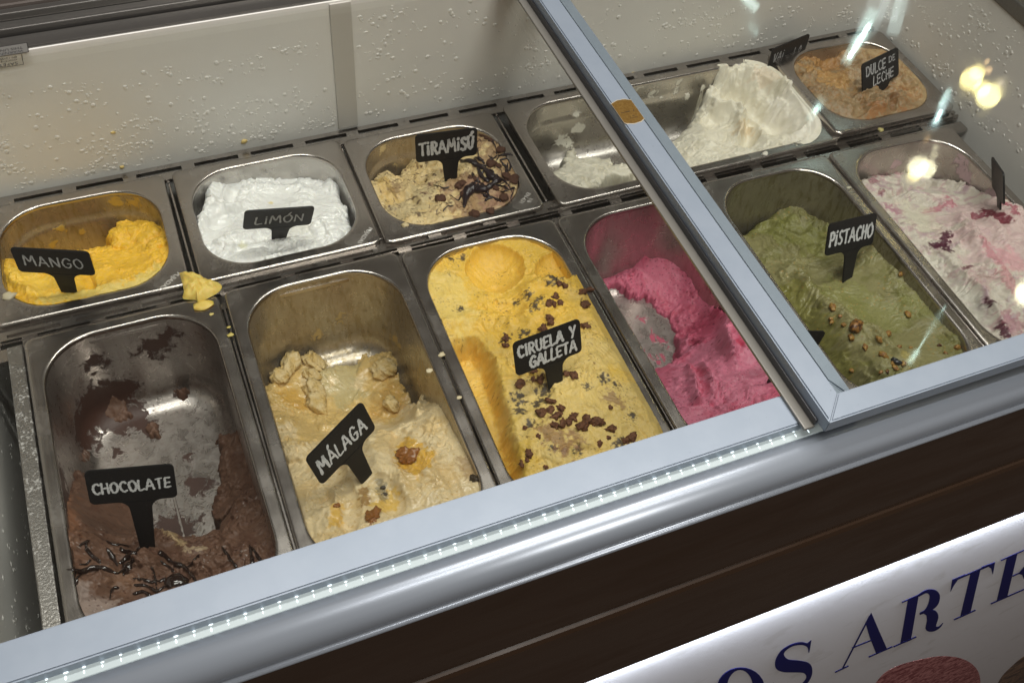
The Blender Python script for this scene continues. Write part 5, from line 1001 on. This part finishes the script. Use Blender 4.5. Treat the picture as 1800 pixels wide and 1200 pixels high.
vv = v * np.array([.0095, .006, .0011]) * (1 + .3 * gnoise(v[:, 0] * 2.1, v[:, 1] * 2.3, 4))[:, None] + q
mesh_obj('melted_edge', vv, f, MS, o, True)

# crumbs of ice cream dropped on the pan rims
BITS = [('cir', 776, 623, .0032, (.66, .56, .36)), ('cir', 807, 698, .0024, (.66, .56, .36)), ('mal', 755, 651, .0030, (.70, .60, .40)), ('mal', 405, 588, .0030, (.62, .50, .14)), ('mal', 402, 575, .0018, (.62, .50, .14)), ('choc', 372, 552, .0020, (.72, .58, .20)), ('pis', 1492, 330, .0028, (.46, .44, .34)), ('limon', 650, 405, .0016, (.75, .75, .72)), ('van', 1345, 270, .0042, (.66, .63, .55)), ('dulce', 1548, 228, .0040, (.42, .36, .14)), ('tira', 712, 395, .0040, (.62, .50, .28)), ('mango', 15, 520, .006, (.52, .46, .32))]
for i, (n, px, py, r, c) in enumerate(BITS):
    q = at_z(px, py, PAN[n][6] + .0003); v, f = ico(2); v = v * (1 + .5 * gnoise(v[:, 0] * 1.6 + i * 3, v[:, 1] * 1.7 + v[:, 2], 9))[:, None] * np.array([r, r * .8, r * .35]) + q
    mesh_obj('dropped_crumb', v, f, simple('dropped_crumb', c, .45), pan_obj[n])
# ------------------------------------------------------------------ flavour signs
SIGN = {'mango':{'o':[0.0638,0.0473,0.0609],'m':[[0.9477,0.0477,-0.3155],[-0.3082,-0.1185,-0.9439],[-0.0824,0.9918,-0.0976]],'T':0.0819},'limon':{'o':[0.2688,0.0452,0.0518],'m':[[0.988,0.1144,-0.1034],[-0.0633,-0.3106,-0.9484],[-0.1406,0.9436,-0.2996]],'T':0.0751},'tira':{'o':[0.4576,0.1048,0.0508],'m':[[0.9904,-0.0179,-0.137],[-0.1358,0.0597,-0.9889],[0.0259,0.9981,0.0567]],'T':0.0729},'van':{'o':[0.9316,0.1681,0.0246],'m':[[0.9729,-0.0007,0.2313],[0.231,0.0495,-0.9717],[-0.0107,0.9988,0.0483]],'T':0.0583},'dulce':{'o':[1.0084,0.0972,0.0379],'m':[[0.9722,-0.1229,0.1994],[0.2333,0.4336,-0.8704],[0.0205,0.8927,0.4502]],'T':0.0604},'choc':{'o':[0.0911,-0.186,0.0425],'m':[[0.9792,0.1286,-0.157],[-0.1864,0.2646,-0.9462],[-0.0802,0.9558,0.283]],'T':0.0919},'mal':{'o':[0.2483,-0.2131,0.0566],'m':[[0.8531,-0.2376,0.4645],[0.5127,0.2167,-0.8308],[0.0967,0.9469,0.3067]],'T':0.0857},'cir':{'o':[0.4463,-0.1822,0.0671],'m':[[0.996,-0.0502,0.0734],[0.0859,0.3305,-0.9399],[0.0229,0.9425,0.3335]],'T':0.0849},'pis':{'o':[0.8258,-0.1209,0.0285],'m':[[0.9945,0.066,0.0816],[0.047,0.4151,-0.9086],[-0.0939,0.9074,0.4097]],'T':0.0768},'ras':{'o':[0.6837,-0.2366,0.0363],'m':[[0.9528,0.3016,-0.0345],[-0.0868,0.1616,-0.983],[-0.2909,0.9396,0.1801]],'T':0.0793},'che':{'o':[1.023,-0.1071,0.0375],'m':[[-0.5709,-0.084,-0.8167],[-0.7183,0.533,0.4473],[0.3977,0.842,-0.3646]],'T':0.0616}}
PW, PH = .066, .036
def arc(cx, cy, r, a0, a1, n=6): return [(cx + r * math.cos(math.radians(a0 + (a1 - a0) * i / n)), cy + r * math.sin(math.radians(a0 + (a1 - a0) * i / n))) for i in range(n + 1)]
def extrude(outline, t, bev=.0004):
    bm = bmesh.new(); vs = [bm.verts.new((x, y, -t / 2)) for x, y in outline]; f = bm.faces.new(vs)
    if f.normal.z > 0: f.normal_flip()
    r = bmesh.ops.extrude_face_region(bm, geom=[f]); bmesh.ops.translate(bm, vec=(0, 0, t), verts=[q for q in r['geom'] if isinstance(q, bmesh.types.BMVert)])
    bmesh.ops.recalc_face_normals(bm, faces=bm.faces[:])
    ed = [e for e in bm.edges if len(e.link_faces) == 2 and e.calc_face_angle(0) > 1.2]
    bmesh.ops.bevel(bm, geom=ed, offset=bev, segments=2, affect='EDGES'); return bm
# single-stroke marker letters, height 1
G = {
 'A': (.80, [[(0, 0), (.22, .55), (.40, 1.0), (.58, .55), (.78, 0)], [(.16, .34), (.62, .36)]]),
 'C': (.66, [[(.64, .86), (.45, 1.0), (.2, .88), (.05, .5), (.18, .12), (.42, 0), (.64, .12)]]),
 'D': (.72, [[(.08, .98), (.08, .02)], [(.0, .96), (.4, .95), (.68, .68), (.66, .3), (.4, .04), (.02, .02)]]),
 'E': (.58, [[(.56, .98), (.06, .94), (.05, .5), (.05, .03), (.56, .06)], [(.06, .5), (.46, .53)]]),
 'G': (.72, [[(.66, .86), (.46, 1.0), (.2, .88), (.04, .5), (.18, .1), (.45, 0), (.66, .16), (.66, .44), (.42, .44)]]),
 'H': (.66, [[(.05, 1), (.05, 0)], [(.62, 1), (.62, 0)], [(.05, .5), (.62, .54)]]),
 'i': (.26, [[(.12, .72), (.12, 0)], [(.12, .96), (.13, 1.02)]]),
 'L': (.54, [[(.08, 1), (.06, .03), (.54, .06)]]),
 'M': (.90, [[(.02, 0), (.12, .95), (.18, 1), (.45, .42), (.70, 1), (.78, .95), (.88, 0)]]),
 'N': (.74, [[(.05, 0), (.06, .98)], [(.06, .98), (.62, .02)], [(.62, .02), (.66, 1)]]),
 'O': (.76, [[(.40, 1), (.12, .82), (.04, .45), (.2, .06), (.46, 0), (.68, .25), (.70, .65), (.52, .96), (.38, 1)]]),
 'P': (.60, [[(.08, 1), (.06, 0)], [(.02, .98), (.4, .98), (.56, .76), (.42, .5), (.08, .46)]]),
 'R': (.66, [[(.08, 1), (.06, 0)], [(.02, .98), (.4, .98), (.56, .76), (.42, .52), (.08, .48)], [(.26, .48), (.62, 0)]]),
 'S': (.56, [[(.52, .88), (.34, 1), (.1, .86), (.12, .62), (.42, .44), (.50, .2), (.3, 0), (.04, .1)]]),
 'T': (.68, [[(.0, .95), (.66, .99)], [(.34, .96), (.32, 0)]]),
 'U': (.68, [[(.05, 1), (.06, .3), (.3, 0), (.54, .2), (.62, 1)]]),
 'V': (.70, [[(.02, 1), (.32, 0), (.66, 1)]]),
 'Y': (.66, [[(.02, 1), (.32, .5)], [(.64, 1), (.22, 0)]]),
 '.': (.22, [[(.1, .02), (.11, .06)]]), ' ': (.45, []), "'": (0, [])}
ACC = {'Á': ('A', .40), 'Ó': ('O', .42), 'Ú': ('U', .40)}
def text_strokes(s, h, gap=.20):
    x = 0; out = []
    for ch in s:
        b, ax = ACC.get(ch, (ch, None)); w, st = G[b]
        for q in st: out.append([((x + px), py) for px, py in q])
        if ax is not None: out.append([(x + ax - .02, 1.16), (x + ax + .12, 1.36)])
        x += w + gap
    x -= gap
    return [[(a * h, b * h) for a, b in q] for q in out], x * h
def lettering(parent, lines, mat, seed, wr=.075):
    """lines: (text, centre x, baseline y, width, height, slope)"""
    v = []; f = []; lay = 0; rnd = random.Random(seed)
    for s, cx, by, width, h, slope in lines:
        st, w = text_strokes(s, h); k = width / w
        for q in st:
            j = h * .025; q = [((a * k - width / 2) + rnd.uniform(-j, j), b + rnd.uniform(-j, j)) for a, b in q]
            P = np.array(catmull(q, 7) if len(q) > 2 else [np.array(q[0]) + (np.array(q[1]) - np.array(q[0])) * t / 5 for t in range(6)])
            P[:, 1] += slope * P[:, 0] + by; P[:, 0] += cx
            T = np.gradient(P, axis=0); T /= np.linalg.norm(T, axis=1)[:, None] + 1e-9; Nn = np.stack([-T[:, 1], T[:, 0]], 1)
            r0 = h * wr * rnd.uniform(.85, 1.15); n = len(P); z = .00115 + lay * .00002; lay += 1
            rad = np.array([r0 * (1 + .18 * math.sin(i * 1.3 + lay) + rnd.uniform(-.08, .08)) for i in range(n)])
            ring = [P[i] + Nn[i] * rad[i] for i in range(n)]
            end = [P[-1] + rad[-1] * (math.cos(a) * Nn[-1] + math.sin(a) * T[-1]) for a in (.5, 1.05, 1.57, 2.1, 2.65)]
            back = [P[i] - Nn[i] * rad[i] for i in range(n)]
            st_ = [P[0] - rad[0] * (math.cos(a) * Nn[0] + math.sin(a) * T[0]) for a in (.5, 1.05, 1.57, 2.1, 2.65)]
            b0 = len(v)
            for i in range(n): v += [(ring[i][0], ring[i][1], z), (back[i][0], back[i][1], z)]
            for i in range(n - 1): f.append((b0 + 2 * i, b0 + 2 * i + 1, b0 + 2 * i + 3, b0 + 2 * i + 2))
            e0 = len(v); v += [(p[0], p[1], z) for p in end]; f.append(tuple([b0 + 2 * n - 2] + [e0 + i for i in range(5)] + [b0 + 2 * n - 1])[::-1])
            e0 = len(v); v += [(p[0], p[1], z) for p in st_]; f.append(tuple([b0 + 1] + [e0 + i for i in range(5)] + [b0])[::-1])
    me = bpy.data.meshes.new('lettering'); me.from_pydata(v, [], f); me.update(); me.materials.append(mat)
    bm = bmesh.new(); bm.from_mesh(me)
    for fc in bm.faces:
        fc.normal_update()
        if fc.normal.z < 0: fc.normal_flip()
    bm.to_mesh(me); bm.free()
    return link(bpy.data.objects.new('lettering', me), parent)
TEXT = {
 'mango': ([('MANGO', .000, -.0245, .050, .0135, -.02)], CHALK, .055), 'limon': ([('LiMÓN', .001, -.0258, .046, .0135, .03)], CHALK, .06),
 'tira': ([('TiRAMiSÚ', .000, -.0262, .058, .0155, .02)], CHALK, .095), 'van': ([('VAi', -.018, -.0215, .017, .012, .03), ('. .', .0, -.0225, .010, .010, .03), ('LA', .017, -.0235, .014, .011, .03)], WORN, .075),
 'dulce': ([('DULCE', -.009, -.0175, .034, .0115, .02), ('DE', .020, -.0135, .011, .0072, .02), ('LECHE', .004, -.0325, .036, .0112, .02)], WORN, .085), 'choc': ([('CHOCOLATE', .000, -.0240, .058, .0105, .02)], CHALK, .085),
 'mal': ([('MÁLAGA', -.001, -.0262, .053, .0140, -.01)], CHALK, .075), 'cir': ([('CiRUELA Y', -.001, -.0165, .057, .0112, .02), ('GALLETA', .004, -.0315, .046, .0115, .02)], CHALK, .10),
 'pis': ([('PiSTACHO', .000, -.0258, .058, .0150, .0)], CHALK, .085), 'ras': None, 'che': None}
SLAB = {'mango': 'black sign lettered MANGO in the yellow ice cream', 'limon': 'black sign lettered LIMÓN standing in the white sorbet', 'tira': 'black sign lettered TIRAMISÚ in white marker', 'van': 'black sign with worn vanilla lettering at the rear of the crosswise pan',
 'dulce': 'black sign lettered DULCE DE LECHE on two lines', 'choc': 'black sign lettered CHOCOLATE at the front of the scraped pan', 'mal': 'tilted black sign lettered MÁLAGA', 'cir': 'black sign lettered CIRUELA Y GALLETA on two lines', 'pis': 'black sign lettered PISTACHO in the green ice cream',
 'ras': 'black sign half hidden under the door frame beside the raspberry ice cream', 'che': 'black sign seen edge-on in the cherry swirl ice cream'}
for k, s in SIGN.items():
    e = thing('flavour_sign', (0, 0, 0), SLAB[k], 'sign', 'black flavour signs'); T = s['T'] + .012
    m = Matrix([list(s['m'][i]) + [s['o'][i]] for i in range(3)] + [[0, 0, 0, 1]])
    e.matrix_world = m @ Matrix.Translation((.004, -T, 0)); L = (-.004, T)
    w, r = PW / 2, .0045
    ol = arc(w - r, -r, r, 90, 0) + arc(w - r, -PH + r, r, 0, -90) + arc(-w + r, -PH + r, r, 270, 180) + arc(-w + r, -r, r, 180, 90)
    bm_obj('plate', extrude([(x + L[0], y + L[1]) for x, y in ol], .002), BLACKP, e)
    c = .004; fr = .009; hw = .0085
    st = [(c - hw - fr, -PH)] + arc(c - hw - fr, -PH - fr, fr, 90, 0)[1:] + [(c - .0052, -T + .002), (c - .002, -T), (c + .002, -T), (c + .0052, -T + .002)] + arc(c + hw + fr, -PH - fr, fr, 180, 90)
    bm_obj('stake', extrude([(x + L[0], y + L[1]) for x, y in st], .0019), BLACKP, e)
    if TEXT[k]:
        lt = lettering(e, TEXT[k][0], TEXT[k][1], hash(k) % 1000 if False else len(k) * 17, TEXT[k][2]); lt.location = (L[0], L[1], 0)
